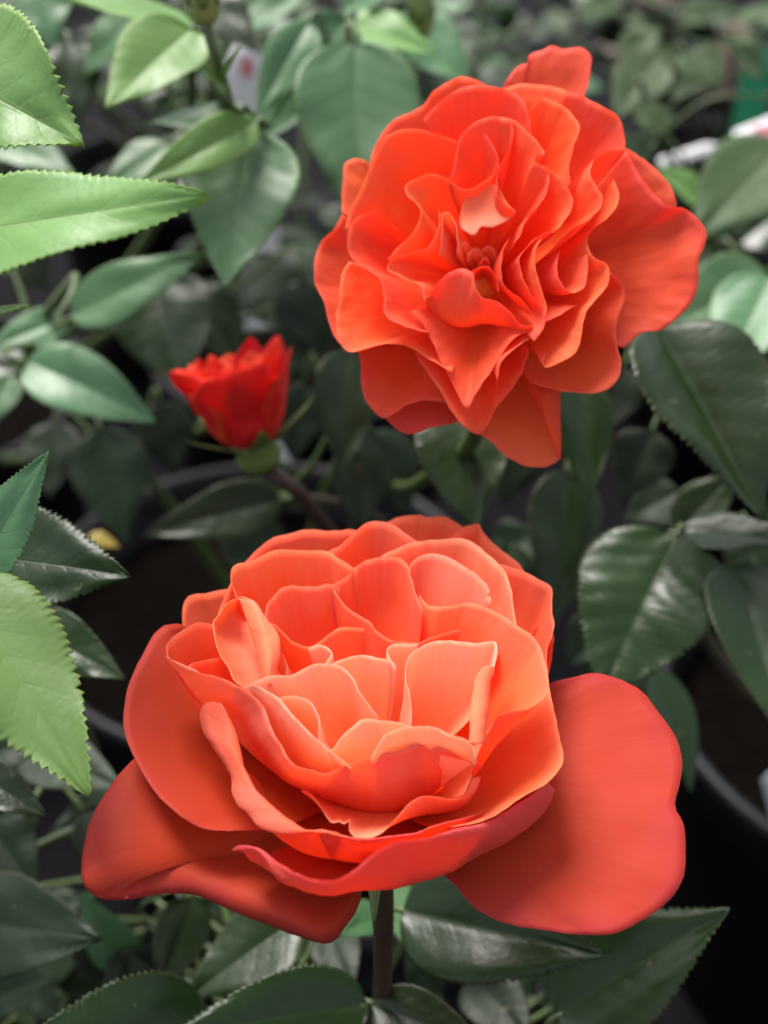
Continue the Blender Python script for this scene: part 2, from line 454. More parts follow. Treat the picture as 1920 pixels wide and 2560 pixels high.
# ------------------------------------------------------------------ leaves
def leaf_grid(L, Wd, fold=0.25, curl=0.12, wave=0.02, teeth=30, quilt=0.007, seed=0, depth=0.034, roundness=0.5, cup=0.0):
    """Serrated ovate rose leaflet: x along the midrib, y across, z up. Returns (grid, uv)."""
    r = random.Random(seed)
    nL = teeth * 4 + 1
    cols = [-1, -.93, -.8, -.62, -.42, -.22, -.08, 0, .08, .22, .42, .62, .8, .93, 1]
    ph, ph2 = r.uniform(0, 6), r.uniform(0, 6)
    jit = [r.uniform(.3, 1.7) for _ in range(2 * teeth + 4)]
    G = np.zeros((nL, len(cols), 3)); UV = np.zeros((nL, len(cols), 2))
    for i in range(nL):
        t = i / (nL - 1)
        p = 0.62
        w = (math.sin(math.pi * t ** p)) ** (0.78) if 0 < t < 1 else 0.0
        w *= (1 - 0.25 * t ** 3)
        w *= .5 * Wd
        k = t * teeth
        saw = (k - math.floor(k))                 # tooth rises slowly and drops sharply, tips point forward
        for j, y in enumerate(cols):
            side = 0 if y < 0 else 1
            jj = jit[min(int(k), teeth) + side * (teeth + 1)]
            tooth = (saw ** 1.3 - .5) * depth * jj * Wd * min(1, 8 * (1 - t)) * min(1, t * 6)
            a = abs(y)
            ww = w * a + (tooth * ((a - .8) / .2) if a > .8 else 0)
            xx = L * t + (0.35 * tooth * ((a - .8) / .2) if a > .8 else 0) 
            s = t - .20 * a ** .85
            z = fold * a * w * (1 - .3 * a)
            z += cup * w * a * a
            z += quilt * Wd * abs(math.sin(math.pi * 8 * s)) ** .7 * math.sin(math.pi * min(1, a * 1.02)) ** .6 * min(1, 4 * t, 4 * (1 - t))
            z += wave * Wd * a * a * math.sin(5.5 * t + ph + (2.4 if y > 0 else 0)) 
            z += wave * .5 * Wd * a * math.sin(13 * t + ph2 + (1.1 if y > 0 else 0))
            z -= curl * L * (t - .12) ** 2 if t > .12 else 0
            z += .055 * Wd * mnoise.noise(Vector((t * 3.1 + ph * 7, y * 1.6 + ph2 * 5, ph))) * min(1, a * 2.5)
            G[i, j] = (xx, math.copysign(ww, y) if a > 0 else 0, z)
            UV[i, j] = (t, y)
    G -= 0
    return G, UV

def leaf_frame(B, T, roll, up=None):
    x = T - B; L = np.linalg.norm(x); x = x / L
    n0 = np.array([0, 0, 1.0]) * .7 - FWD * .6 if up is None else np.asarray(up, float)
    n0 = n0 - x * n0.dot(x); n0 /= np.linalg.norm(n0)
    y0 = np.cross(n0, x)
    c, s = math.cos(math.radians(roll)), math.sin(math.radians(roll))
    n = n0 * c + y0 * s
    y = np.cross(n, x)
    return x, y, n, L

LEAFN = [0]
def put_leaf(bush, B, T, wd, kind, roll=0, fold=.25, curl=.10, node=None, **kw):
    LEAFN[0] += 1
    x, y, n, L = leaf_frame(B, T, roll)
    G, UV = leaf_grid(L, wd, fold=fold, curl=curl, seed=LEAFN[0] * 13 + 5, **kw)
    Wd = B + G[..., 0:1] * x + G[..., 1:2] * y + G[..., 2:3] * n
    m = LEAF[kind]
    o = sheet('leaf', Wd, 0.0004, [m, m], bush, UV=UV)
    # leaf stalk to its node
    if node is not None:
        node = np.asarray(node)
        dist = np.linalg.norm(node - B)
        pts = [B + x * L * .03 - n * .0004, B - x * min(.25 * dist, .02) - n * .001, B * .45 + node * .55 + np.array([0, 0, .06]) * dist, node]
        r0 = .0009
        st = tube('leaf_stalk', pts, [r0 * .8, r0, r0 * 1.3, r0 * 1.5], STEM_GREEN, o, 6, 14)
        ORIGIN[st.name] = ORIGIN[bush.name]
    return o

class Bush:
    def __init__(self, xy, label, canes, group='potted rose bushes', mat=None):
        self.root = thing('rose_bush', (xy[0], xy[1], POT_H - .03), label, 'rose bush', group)
        self.pts = []
        for c in canes:
            base = np.array([xy[0] + rnd.uniform(-.02, .02), xy[1] + rnd.uniform(-.02, .02), POT_H - .05])
            P = [base] + [np.asarray(p) for p in c]
            if len(P) == 2:
                mid = base * .5 + P[1] * .5 + np.array([rnd.uniform(-.015, .015), rnd.uniform(-.015, .015), .03])
                P = [base, mid, P[1]]
            tube('cane', P, [.0042, .0034, .0026, .0016], mat or (STEM_BROWN if rnd.random() < .5 else STEM_GREEN), self.root, 8, 26)
            self.pts += list(hermite(np.array(P), 30)[6:])
        self.pts = np.array(self.pts)
    def node(self, B):
        return self.pts[np.argmin(np.linalg.norm(self.pts - B - np.array([0, 0, -.02]), axis=1))]
    def leaf(self, bx, by, bd, tx, ty, td, wpx, kind, roll=0, fold=.25, curl=.10, stalk=True, **kw):
        B, T = at(bx, by, bd), at(tx, ty, td)
        wd = wpx * .5 * (bd + td) / FPX
        return put_leaf(self.root, B, T, wd, kind, roll, fold, curl, self.node(B) if stalk else None, **kw)

# ------------------------------------------------------------------ roses
class Rose:
    def __init__(self, name, px, d, elev_deg, label, mats, side_deg=0.0):
        self.C = at(px[0], px[1], d)
        r = ray(*px); r = r / np.linalg.norm(r)
        # axis makes (90 - elev) degrees with the direction back to the camera
        back = -r
        upv = UP - back * UP.dot(back); upv /= np.linalg.norm(upv)
        rt = np.cross(upv, back)
        e = math.radians(elev_deg); sdg = math.radians(side_deg)
        self.A = back * math.sin(e) + (upv * math.cos(sdg) + rt * math.sin(sdg)) * math.cos(e)
        self.px, self.d, self.mats = px, d, mats
        self.root = thing(name, tuple(self.C), label, 'rose')
        self.k = 0
    def pt(self, p):
        r = ray(p[0], p[1])
        h = p[2] * .01
        t = ((self.C - CAM).dot(self.A) + h) / r.dot(self.A)
        return CAM + r * t
    def row(self, pts, n, jit=1.8):
        q = hermite(np.array(pts, float)[:, :3] * np.array([1, 1, 100.0]), n)
        q[:, 2] /= 100.0
        for i in range(n):
            if jit: q[i, 0] += jit * mnoise.noise(Vector((q[i, 0] * .05, q[i, 1] * .05, 3.7))); q[i, 1] += jit * mnoise.noise(Vector((q[i, 0] * .05, q[i, 1] * .05, 9.1)))
        return np.array([self.pt(p) for p in q])
    def petal(self, *rows, base='auto', f=(.50, .82), g=(.10, .50), h0=0.05, shrink=.10, flip=None, nu=56, nv=30, ripple=.00012, th=.00024, mats=None, name='petal'):
        R = [self.row(r, nu) for r in rows]
        rim = R[0]
        allr = []
        if base == 'auto':
            rel = rim - self.C
            hh = rel.dot(self.A)
            plan = rel - hh[:, None] * self.A
            b = self.C + plan * shrink + self.A * h0 * .01
            allr.append(b)
            bp = plan * shrink; bh = h0 * .01
            kw = max(1, int(nu * .09)); ker = np.hanning(2 * kw + 3)[1:-1]; ker /= ker.sum()
            sm = lambda a: np.convolve(np.concatenate([2 * a[0] - a[kw:0:-1], a, 2 * a[-1] - a[-2:-kw - 2:-1]]), ker, 'valid')
            plan = np.stack([sm(plan[:, k]) for k in range(3)], 1) ; hh = sm(hh)
            for ff, gg in zip(f, g):
                allr.append(self.C + bp + (plan - bp) * ff + self.A * (bh + (hh - bh) * gg)[:, None])
        allr += R
        K = len(allr)
        S = np.stack(allr)                          # K x nu x 3
        seg = np.linalg.norm(np.diff(S, axis=0), axis=2).mean(1) + 1e-5
        ts = np.concatenate([[0], np.cumsum(seg)]); ts /= ts[-1]
        G = hermite(S.reshape(K, -1), nv, ts=ts).reshape(nv, nu, 3)
        nrm = grid_normals(G)
        rel = G - self.C
        plan = rel - rel.dot(self.A)[..., None] * self.A
        plan /= np.linalg.norm(plan, axis=2, keepdims=True) + 1e-9
        want = self.A * .55 - plan
        inner = (nrm * want).sum(2).mean() > 0
        if flip: inner = not inner
        # natural unevenness towards the rim
        self.k += 1
        sd = self.k * 17.3 + (0 if self.px[0] < 1000 else 500)
        vv = np.linspace(0, 1, nv)
        for i in range(nv):
            if vv[i] < .25: continue
            amp = ripple * (vv[i] - .25) / .75 * 2.2
            for j in range(nu):
                p = G[i, j]
                w = mnoise.noise(Vector((p[0] * 150 + sd, p[1] * 150, p[2] * 150))) + .45 * mnoise.noise(Vector((p[0] * 420 + sd, p[1] * 420, p[2] * 420)))
                G[i, j] = p + nrm[i, j] * amp * w
        v0 = 0.0 if base == 'auto' else 0.62
        uu, vg = np.meshgrid(np.linspace(0, 1, nu), np.linspace(v0, 1 if v0 == 0 else .9, nv))
        o = sheet(name, G, th, mats or self.mats, self.root, flip=not inner, UV=np.stack([uu, vg], 2))
        return o

def Zm(x0, y0, s):
    def conv(*pts):
        return [(x0 + p[0] / s, y0 + p[1] / s, p[2]) for p in pts]
    return conv
def hs_(pts, *h):
    """attach interpolated heights to (x, y) points"""
    hh = np.interp(np.linspace(0, 1, len(pts)), np.linspace(0, 1, len(h)), h)
    return [(p[0], p[1], float(q)) for p, q in zip(pts, hh)]

FLAT = dict(f=(.33, .66), g=(.38, .75))
# ---- front rose -------------------------------------------------------------
fr = Rose('rose', FRONT_PX, FRONT_D, 43, 'widely opened coral rose with two broad petals spread out beneath its cup', [PET_IN, PET_OUT], 0)
P = fr.petal
fr.mats = [SPREAD_IN, SPREAD_OUT]
# outer spread petals
P(hs_([(337,1893),(265,1985),(222,2080),(212,2150),(217,2208),(245,2232),(300,2236),(404,2210),(471,2222),(544,2248),(648,2290),(742,2328),(800,2350),(830,2345),(855,2318),(893,2250),(905,2180)], .6,.4,.2,-.1,-.3,-.4,-.6,-.8,-.8,-.6),
  hs_([(330,1898),(258,1990),(214,2085),(204,2152),(212,2216),(243,2243),(310,2249),(414,2234),(492,2240),(565,2271),(648,2304),(742,2341),(812,2361),(838,2354),(860,2324),(899,2254),(911,2184)], .5,.3,.1,-.2,-.45,-.55,-.8,-1.0,-.95,-.7), **FLAT)
P(hs_([(480,1585),(456,1562),(409,1565),(357,1635),(316,1733),(310,1822),(336,1895),(388,1978),(450,2040),(492,2066),(575,2078),(643,2077),(700,2070)], 2.3,2.2,2.0,1.6,1.3,1.0,.8,.65,.5), f=(.4,.75), g=(.2,.6))
P([(1340,1735,1.0),(1371,1710,1.05),(1430,1694,1.15),(1498,1684,1.2),(1529,1692,1.2),(1597,1723,1.1),(1654,1791,.9),(1696,1858,.7),(1706,1905,.6),(1698,1968,.4),(1688,2014,.3),(1709,2061,.2),(1714,2124,0),(1706,2202,-.2),(1670,2254,-.4),(1597,2306,-.6),(1534,2334,-.7),(1462,2337,-.8),(1352,2324,-.8),(1280,2313,-.8),(1212,2285,-.7),(1165,2248,-.5),(1150,2228,-.4),(1118,2200,-.3)], f=(.35,.7), g=(.3,.7), nu=80)
fr.mats = [SPREAD_IN, SPREAD_OUT]
# front lower petal seen from outside, rim turned out
P([(640,2150,.3),(690,2180,.5),(740,2210,.7),(790,2228,.75),(850,2228,.6),(900,2224,.4),(978,2222,.25),(1050,2204,.2),(1118,2182,.15),(1191,2142,.15),(1280,2095,.15),(1335,2052,.2),(1366,2012,.3),(1374,1980,.42)],
  [(590,2128,.9),(625,2122,1.05),(690,2164,1.3),(752,2195,1.5),(804,2211,1.65),(850,2205,1.65),(885,2186,1.65),(935,2144,1.65),(985,2118,1.6),(1066,2101,1.55),(1150,2078,1.4),(1212,2066,1.2),(1300,2014,1.0),(1350,1978,.92),(1372,1955,.85)],
  [(576,2128,.85),(600,2113,1.05),(640,2118,1.15),(694,2156,1.4),(754,2187,1.6),(804,2203,1.75),(845,2199,1.75),(875,2182,1.75),(928,2137,1.75),(978,2111,1.7),(1062,2095,1.62),(1145,2071,1.45),(1208,2058,1.25),(1296,2008,1.05),(1346,1973,.95),(1370,1950,.88)],
  f=(.6,), g=(.1,), nu=80, mats=[SPREAD_IN, PET_OUT])
A_ = Zm(400, 1550, 3.318); B_ = Zm(800, 1550, 2.765); C_ = Zm(400, 1270, 3.318); D_ = Zm(850, 1270, 3.016)
fr.mats = [PET_IN, PET_OUT]
# front-left cup petal with its folded-out lobe
P(A_((540,740,2.2),(585,870,2.05),(612,1000,1.95),(645,1140,1.85),(712,1270,1.75),(800,1420,1.65),(910,1540,1.58),(1050,1655,1.5),(1190,1740,1.42),(1350,1752,1.38),(1480,1772,1.36)) + B_((0,1462,1.36),(150,1492,1.34),(250,1515,1.32),(400,1512,1.3),(550,1492,1.28),(640,1486,1.25),(780,1430,1.2),(900,1395,1.15),(1000,1370,1.1),(1130,1335,1.05)),
  A_((480,672,2.25),(380,690,2.1),(328,800,1.85),(355,920,1.75),(430,1050,1.68),(520,1180,1.62),(585,1300,1.58),(598,1440,1.52),(650,1540,1.48),(740,1620,1.45),(800,1700,1.42),(900,1755,1.38),(1050,1782,1.36),(1200,1772,1.34),(1350,1768,1.33),(1480,1788,1.32)) + B_((0,1474,1.32),(150,1503,1.3),(250,1525,1.28),(400,1521,1.26),(550,1501,1.25),(640,1495,1.22),(780,1440,1.18),(900,1404,1.13),(1000,1378,1.08),(1130,1343,1.0)),
  nu=90, f=(.72,.95), g=(.06,.45))
# left pocket wall
P(C_((470,985,2.95),(430,968,2.95),(300,955,2.9),(190,1010,2.85),(100,1080,2.8),(55,1140,2.72),(60,1220,2.65),(110,1300,2.6),(150,1345,2.5)), f=(.5,.85), g=(.12,.5))
# pocket floor petal
P(A_((215,400,2.35),(280,355,2.4),(330,343,2.42),(440,325,2.45),(520,318,2.4),(600,420,2.3)))
fr.mats = [CUP_IN, CUP_OUT]
# wide front petal wrapping the heart, outer face towards us
P([(470,1700,2.25),(520,1775,1.5),(630,1880,.45),(750,1970,.25),(860,2015,.3),(960,2030,.35),(1080,1985,.45),(1185,1930,.8)],
  A_((150,372,2.64),(210,383,2.66),(330,432,2.68),(480,470,2.7),(600,522,2.68),(690,580,2.65),(800,650,2.6),(870,740,2.5),(900,850,2.42),(960,970,2.35),(1010,1040,2.3),(1060,1140,2.25),(1130,1210,2.2),(1250,1250,2.18),(1390,1275,2.16)) + B_((190,1008,2.18),(370,945,2.2),(560,890,2.22),(660,852,2.22),(710,855,2.2),(765,888,2.18),(795,870,2.2),(850,880,2.2),(960,930,2.15),(1050,1000,2.05)),
  f=(.5,), g=(.1,), nu=90)
# small notched front petal with crinkled edge
P([(775,1985,.7),(830,2015,.55),(880,2030,.45),(960,2035,.4),(1060,2035,.4),(1140,2020,.55),(1180,1950,.85)],
  [(759,1976,1.5),(774,1984,1.46),(801,2018,1.4),(834,2056,1.33),(850,2054,1.34),(860,2060,1.32),(871,2052,1.33),(874,2078,1.27),(887,2094,1.22),(919,2097,1.22),(945,2088,1.23),(970,2066,1.27),(1003,2031,1.33),(1024,2006,1.38),(1053,1989,1.43),(1089,1989,1.43),(1136,1997,1.43),(1163,1982,1.52),(1180,1945,1.65)],
  f=(.55,), g=(.15,), nu=90, ripple=.0001)
fr.mats = [PET_IN, PET_OUT]
# right cup petal sweeping from front to back
P([(1158,1988,1.55),(1176,1950,1.75),(1184,1912,1.92),(1201,1868,2.1),(1223,1825,2.28),(1245,1792,2.42),(1270,1780,2.52),(1306,1776,2.6),(1335,1763,2.7),(1361,1742,2.8),(1371,1713,2.9),(1368,1680,3.0),(1353,1622,3.1),(1328,1586,3.2),(1294,1565,3.22),(1258,1539,3.25),(1215,1519,3.27),(1175,1507,3.27),(1142,1512,3.2),(1095,1517,3.12),(1066,1510,3.05),(1051,1486,3.0)],
  f=(.46,.74), g=(.08,.55), nu=100, nv=36)
# right outer petal, flared
P([(1350,1650,2.1),(1368,1700,2.0),(1378,1745,2.0),(1389,1801,1.92),(1400,1850,1.84),(1408,1880,1.78),(1408,1907,1.72),(1394,1932,1.64),(1378,1952,1.56),(1316,1988,1.45),(1262,2022,1.36),(1212,2050,1.28),(1130,2068,1.15)], f=(.45,.72), g=(.08,.45))
fr.mats = [CUP_IN, CUP_OUT]
# folded standing petal at left back
P([(596,1496,3.25),(569,1508,3.15),(548,1538,3.05),(533,1556,3.0),(534,1577,2.95),(542,1613,2.88),(554,1644,2.8),(572,1671,2.76),(584,1698,2.72),(604,1716,2.66)],
  [(602,1500,2.75),(590,1515,2.65),(580,1542,2.55),(575,1565,2.5),(578,1590,2.45),(586,1622,2.4),(598,1650,2.35),(612,1675,2.32),(624,1700,2.3),(640,1716,2.3)],
  [(640,1505,2.5),(645,1525,2.4),(650,1550,2.35),(655,1575,2.3),(660,1600,2.25),(665,1630,2.2),(672,1655,2.15),(680,1680,2.1),(688,1702,2.1),(695,1718,2.1)], base=None, nu=40, nv=24)
P([(596,1494,3.25),(610,1530,3.12),(622,1562,3.05),(634,1600,2.95),(646,1645,2.85),(656,1694,2.7),(662,1716,2.6)],
  [(622,1500,3.32),(640,1530,3.28),(652,1562,3.25),(664,1600,3.16),(670,1645,3.05),(672,1690,2.85),(674,1716,2.7)],
  [(598,1490,3.28),(635,1502,3.28),(662,1538,3.2),(683,1566,3.12),(698,1596,3.05),(701,1626,2.95),(695,1662,2.82),(691,1690,2.7),(688,1716,2.6)], base=None, nu=40, nv=20)
P([(700,1625,2.75),(711,1645,2.75),(716,1665,2.7),(714,1690,2.6)], f=(.5,.85), g=(.3,.7), nu=24)
fr.mats = [PET_IN, PET_OUT]
# left-back broad petal
P([(604,1505,2.85),(596,1493,2.9),(581,1463,3.0),(576,1439,3.1),(581,1421,3.2),(596,1409,3.25),(617,1407,3.28),(656,1388,3.3),(686,1375,3.3),(731,1375,3.3),(777,1377,3.3),(822,1380,3.3),(852,1400,3.28),(895,1425,3.15)], f=(.52,.86), g=(.12,.55), nu=70)
# inner back pockets: far walls, then near walls
P([(655,1560,2.85),(662,1535,2.95),(668,1511,3.0),(686,1487,3.05),(707,1469,3.08),(726,1464,3.1),(756,1466,3.1),(792,1466,3.08),(825,1460,3.05),(850,1470,2.95)], f=(.45,.8), g=(.2,.55))
P([(676,1556,2.75),(704,1577,2.7),(731,1601,2.66),(756,1614,2.62),(777,1616,2.6),(798,1605,2.6),(822,1586,2.6),(846,1571,2.6),(882,1568,2.58),(920,1575,2.5)], f=(.3,.75), g=(.25,.6))
P([(825,1465,3.0),(870,1439,3.08),(893,1416,3.12),(916,1401,3.17),(963,1393,3.2),(1002,1397,3.22),(1019,1411,3.22),(1029,1442,3.2),(1042,1482,3.16),(1058,1524,3.08)], f=(.45,.8), g=(.2,.55))
P([(825,1462,2.98),(837,1477,2.95),(852,1502,2.88),(870,1520,2.83),(893,1535,2.78),(923,1552,2.72),(949,1582,2.66),(976,1600,2.62),(1010,1604,2.6),(1049,1606,2.6),(1075,1595,2.65),(1132,1577,2.72),(1182,1567,2.76),(1215,1566,2.76),(1231,1578,2.72),(1243,1595,2.68),(1242,1650,2.6)], f=(.3,.75), g=(.25,.6), nu=80)
fr.mats = [CUP_IN, CUP_OUT]
# yellow-edged pocket petal
P([(1024,1440,2.9),(1030,1405,3.0),(1050,1390,3.05),(1099,1386,3.1),(1132,1399,3.12),(1165,1419,3.14),(1198,1442,3.14),(1218,1466,3.13),(1221,1482,3.1),(1213,1489,3.08),(1225,1492,3.08),(1226,1502,3.06),(1218,1516,3.0)], f=(.45,.8), g=(.2,.6))
P([(945,1398,3.15),(956,1389,3.2),(989,1373,3.25),(1022,1358,3.28),(1062,1351,3.3),(1115,1348,3.3),(1148,1345,3.3),(1182,1356,3.3),(1208,1379,3.3),(1241,1406,3.28),(1264,1432,3.25),(1278,1469,3.2),(1284,1519,3.1),(1294,1570,2.95)], f=(.52,.86), g=(.12,.55), nu=70)
fr.mats = [PET_IN, PET_OUT]
# outer back petals
P([(1225,1418,2.75),(1245,1411,2.8),(1281,1419,2.8),(1314,1431,2.78),(1354,1452,2.72),(1377,1466,2.66),(1379,1502,2.55),(1381,1535,2.48),(1386,1558,2.42),(1381,1585,2.38),(1371,1612,2.35),(1366,1641,2.3),(1369,1680,2.2)], f=(.55,.86), g=(.1,.5))
P([(1340,1560,1.9),(1370,1560,1.9),(1383,1585,1.9),(1382,1635,1.8),(1371,1690,1.7)], f=(.55,.86), g=(.1,.5), nu=30)
P([(1120,1350,2.8),(1150,1325,2.9),(1168,1314,2.95),(1182,1311,2.97),(1198,1311,2.97),(1205,1326,2.95),(1225,1350,2.9),(1264,1383,2.8),(1294,1406,2.7),(1315,1435,2.55)], f=(.55,.86), g=(.1,.5))
P([(950,1320,2.75),(973,1303,2.85),(999,1293,2.92),(1036,1287,2.97),(1052,1287,2.98),(1066,1293,2.98),(1095,1291,2.98),(1119,1292,2.97),(1132,1300,2.95),(1148,1311,2.9),(1175,1326,2.8)], f=(.55,.86), g=(.1,.5))
P([(815,1382,3.1),(852,1363,3.2),(870,1346,3.25),(893,1326,3.3),(923,1306,3.33),(963,1305,3.33),(986,1313,3.32),(1009,1330,3.28),(1050,1357,3.15)], f=(.52,.86), g=(.12,.55))
P([(600,1430,2.6),(611,1407,2.7),(629,1388,2.75),(656,1363,2.82),(683,1345,2.87),(732,1332,2.9),(771,1324,2.93),(822,1327,2.95),(879,1324,2.95),(910,1325,2.9)], f=(.55,.86), g=(.1,.5))
P([(585,1470,2.1),(569,1472,2.1),(521,1482,2.12),(469,1493,2.15),(460,1508,2.13),(458,1535,2.05),(460,1570,1.9)], f=(.55,.86), g=(.1,.5))
P([(590,1440,2.7),(575,1460,2.7),(563,1487,2.65),(552,1520,2.55),(545,1560,2.4)], f=(.55,.86), g=(.1,.5), nu=30)
fr.mats = [HEART_IN, HEART_OUT]
# heart
P([(618,1716,2.75),(641,1702,2.85),(677,1690,2.9),(729,1687,2.92),(753,1675,2.95),(777,1663,2.98),(807,1658,3.0),(837,1661,3.0),(867,1677,2.98),(885,1701,2.94),(901,1734,2.85),(923,1763,2.72),(945,1792,2.58)], f=(.15,.7), g=(.22,.6))
P([(690,1745,2.68),(720,1740,2.74),(747,1741,2.77),(780,1756,2.77),(795,1785,2.72),(797,1821,2.58),(794,1855,2.35)], f=(.3,.8), g=(.25,.6), nu=36)
P([(630,1770,2.0),(690,1850,1.5),(770,1915,1.3),(880,1950,1.25)],
  [(605,1716,2.7),(629,1713,2.76),(671,1728,2.76),(701,1749,2.72),(725,1779,2.66),(756,1812,2.58),(792,1848,2.5),(819,1872,2.44),(846,1894,2.38),(880,1920,2.3)], f=(.6,), g=(.2,))
P([(845,1910,1.5),(950,1910,1.5),(1030,1885,1.5)],
  [(822,1885,2.36),(836,1868,2.42),(854,1843,2.48),(880,1818,2.53),(905,1800,2.56),(945,1801,2.56),(981,1804,2.55),(1006,1809,2.52),(1040,1825,2.45)], f=(.5,), g=(.3,))
P([(935,1930,1.5),(1050,1920,1.4),(1170,1930,1.5)],
  [(928,1905,2.3),(941,1872,2.45),(956,1843,2.55),(981,1827,2.6),(1017,1818,2.62),(1053,1816,2.62),(1089,1821,2.6),(1125,1836,2.57),(1173,1854,2.5),(1190,1900,2.3)], f=(.5,), g=(.3,))
P([(1029,1830,2.0),(1029,1781,2.3),(1024,1738,2.52),(1015,1695,2.72),(1015,1658,2.86),(1024,1640,2.93),(1046,1620,3.0),(1075,1606,3.06),(1111,1601,3.1),(1147,1604,3.12),(1191,1609,3.14),(1240,1607,3.16),(1239,1640,3.05),(1232,1680,2.9)], f=(.4,.85), g=(.25,.65), nu=70)
P([(1174,1860,2.6),(1176,1781,2.85),(1183,1724,3.0),(1192,1687,3.08),(1209,1666,3.12)],
  [(1195,1860,2.62),(1198,1781,2.88),(1204,1724,3.0),(1212,1687,3.07),(1218,1664,3.1)],
  [(1213,1860,2.5),(1222,1781,2.72),(1225,1724,2.85),(1228,1695,2.92),(1236,1667,2.98)], base=None, nu=30, nv=12, mats=[PET_IN, CUP_OUT])
P([(820,1675,2.6),(834,1658,2.7),(854,1648,2.76),(883,1639,2.8),(908,1636,2.82),(937,1643,2.82),(963,1650,2.8),(992,1660,2.7)], f=(.2,.75), g=(.25,.62))
P([(990,1670,2.72),(978,1652,2.78),(970,1637,2.82),(966,1624,2.85),(976,1614,2.88),(1003,1610,2.9),(1045,1610,2.88)], f=(.2,.8), g=(.25,.62), nu=36)
P([(770,1622,2.62),(804,1613,2.68),(822,1622,2.7),(829,1632,2.7),(824,1642,2.68),(816,1652,2.65),(814,1668,2.55)], f=(.3,.75), g=(.25,.6), nu=36)

# ---- back rose --------------------------------------------------------------
BK_PX, BK_D = (1210.0, 730.0), 0.275
br = Rose('rose', BK_PX, BK_D, 62, 'fully opened vivid orange rose with frilled petals above the red bud', [BACK_IN, BACK_OUT], 0)
E_ = Zm(750, 80, 1.58)
def Q(pts, *h, rows2=None, **kw):
    r = [E_(*hs_(pts, *h))]
    if rows2: r += [E_(*hs_(p, *hh)) for p, hh in rows2]
    kw.setdefault('ripple', .0003)
    return br.petal(*r, **kw)
OUT = dict(f=(.45, .78), g=(.2, .6))
MIDP = dict(f=(.40, .74), g=(.22, .62), h0=.2)
INP = dict(f=(.36, .72), g=(.34, .70), h0=.7)
br.mats = [BACKRIM_IN, BACKRIM_OUT]
# outermost
Q([(790,240),(800,215),(830,170),(870,130),(905,118),(910,90),(960,68),(1000,52),(1030,62),(1120,62),(1152,95),(1150,140),(1130,250)], .9,1.0,1.0,1.0,.9, **OUT)
Q([(165,720),(168,600),(185,512),(210,500),(268,518),(262,600)], .7,.8,.8,.8, **OUT)
Q([(1260,445),(1350,495),(1430,565),(1475,630),(1487,690),(1450,740)], 1.2,1.2,1.1,1.0,.9, **OUT)
Q([(1290,470),(1400,640),(1460,690),(1520,700),(1570,735),(1605,790),(1600,840),(1575,900),(1575,960),(1560,1040),(1520,1100),(1460,1150),(1435,1172),(1350,1185),(1265,1250),(1240,1230)], 1.4,1.3,1.15,1.1,.9,.7,.6,.6, nu=80, **OUT)
Q([(170,720),(130,780),(90,820),(55,930),(55,990),(90,1070),(115,1150),(150,1220),(190,1262),(240,1255)], 1.3,1.2,1.1,1.1,1.2, **OUT)
Q([(320,1500),(350,1540),(385,1570),(420,1588),(460,1584),(530,1563),(620,1540),(660,1520)], .2,.2,.2,.3,.4, **OUT)
Q([(225,1240),(235,1280),(245,1400),(265,1470),(330,1527),(395,1490),(470,1455),(530,1455),(600,1475),(640,1480)], .8,.7,.6,.7,.9,1.0, **OUT)
Q([(640,1555),(720,1595),(800,1657),(870,1705),(940,1722),(1000,1707),(1026,1685),(1005,1600),(965,1520),(958,1470),(985,1428),(1040,1400)], .7,.5,.3,.2,.2,.4,.7,.9, nu=70, **OUT)
br.petal(E_((980,1412,.95),(962,1455,.85),(960,1500,.72),(985,1570,.55),(1010,1640,.4),(1026,1686,.25)), E_((1005,1410,.92),(1003,1440,.8),(1006,1500,.6),(1018,1570,.45),(1026,1640,.3),(1030,1690,.2)), E_((1030,1405,.9),(1026,1440,.75),(1027,1500,.5),(1030,1570,.35),(1031,1640,.25),(1031,1690,.18)), base=None, nu=30, nv=12, flip=True)
Q([(905,1390),(960,1408),(1020,1420),(1080,1424),(1150,1433),(1200,1422),(1250,1380),(1270,1320),(1260,1260),(1245,1200),(1250,1130),(1282,1030),(1272,990),(1225,945)], 1.0,1.1,1.15,1.2,1.3,1.4,1.6,1.7, nu=70, **OUT)
br.mats = [BACK_IN, BACK_OUT]
# second ring
Q([(265,540),(310,425),(380,340),(430,320),(490,285),(520,240),(580,200),(640,176),(690,185),(750,215),(800,225)], 1.6,1.7,1.75,1.75,1.7, **MIDP)
Q([(780,235),(850,208),(930,207),(1000,215),(1070,240),(1110,270)], 1.5,1.6,1.6,1.6,1.5, **MIDP)
Q([(1045,245),(1060,238),(1100,245),(1150,270),(1210,300),(1260,340),(1278,400),(1282,455),(1260,490)], 1.9,2.0,2.0,1.9,1.8, **MIDP)
Q([(195,905),(172,940),(160,990),(152,1060),(143,1130),(153,1215),(190,1260),(260,1246),(340,1228),(430,1246),(510,1297),(600,1350)], 1.5,1.6,1.6,1.6,1.65,1.65,1.6, nu=70, **MIDP)
Q([(450,1270),(500,1340),(560,1430),(620,1530),(670,1577),(705,1590),(735,1565),(770,1480),(830,1420),(880,1340),(905,1250)], 1.5,1.35,1.1,.95,1.1,1.4,1.6, nu=70, f=(.4,.74), g=(.26,.64), h0=.4)
Q([(175,780),(200,690),(240,620),(265,560),(300,480),(340,410),(400,385),(480,386),(560,412),(625,435)], 2.0,2.1,2.2,2.25,2.25,2.2, **MIDP)
Q([(300,705),(240,722),(195,765),(185,830),(205,890),(260,930),(310,970),(330,1050),(337,1110),(380,1150),(450,1172),(500,1185)], 2.1,2.1,2.05,2.0,2.0,2.0,1.95, nu=70, **MIDP)
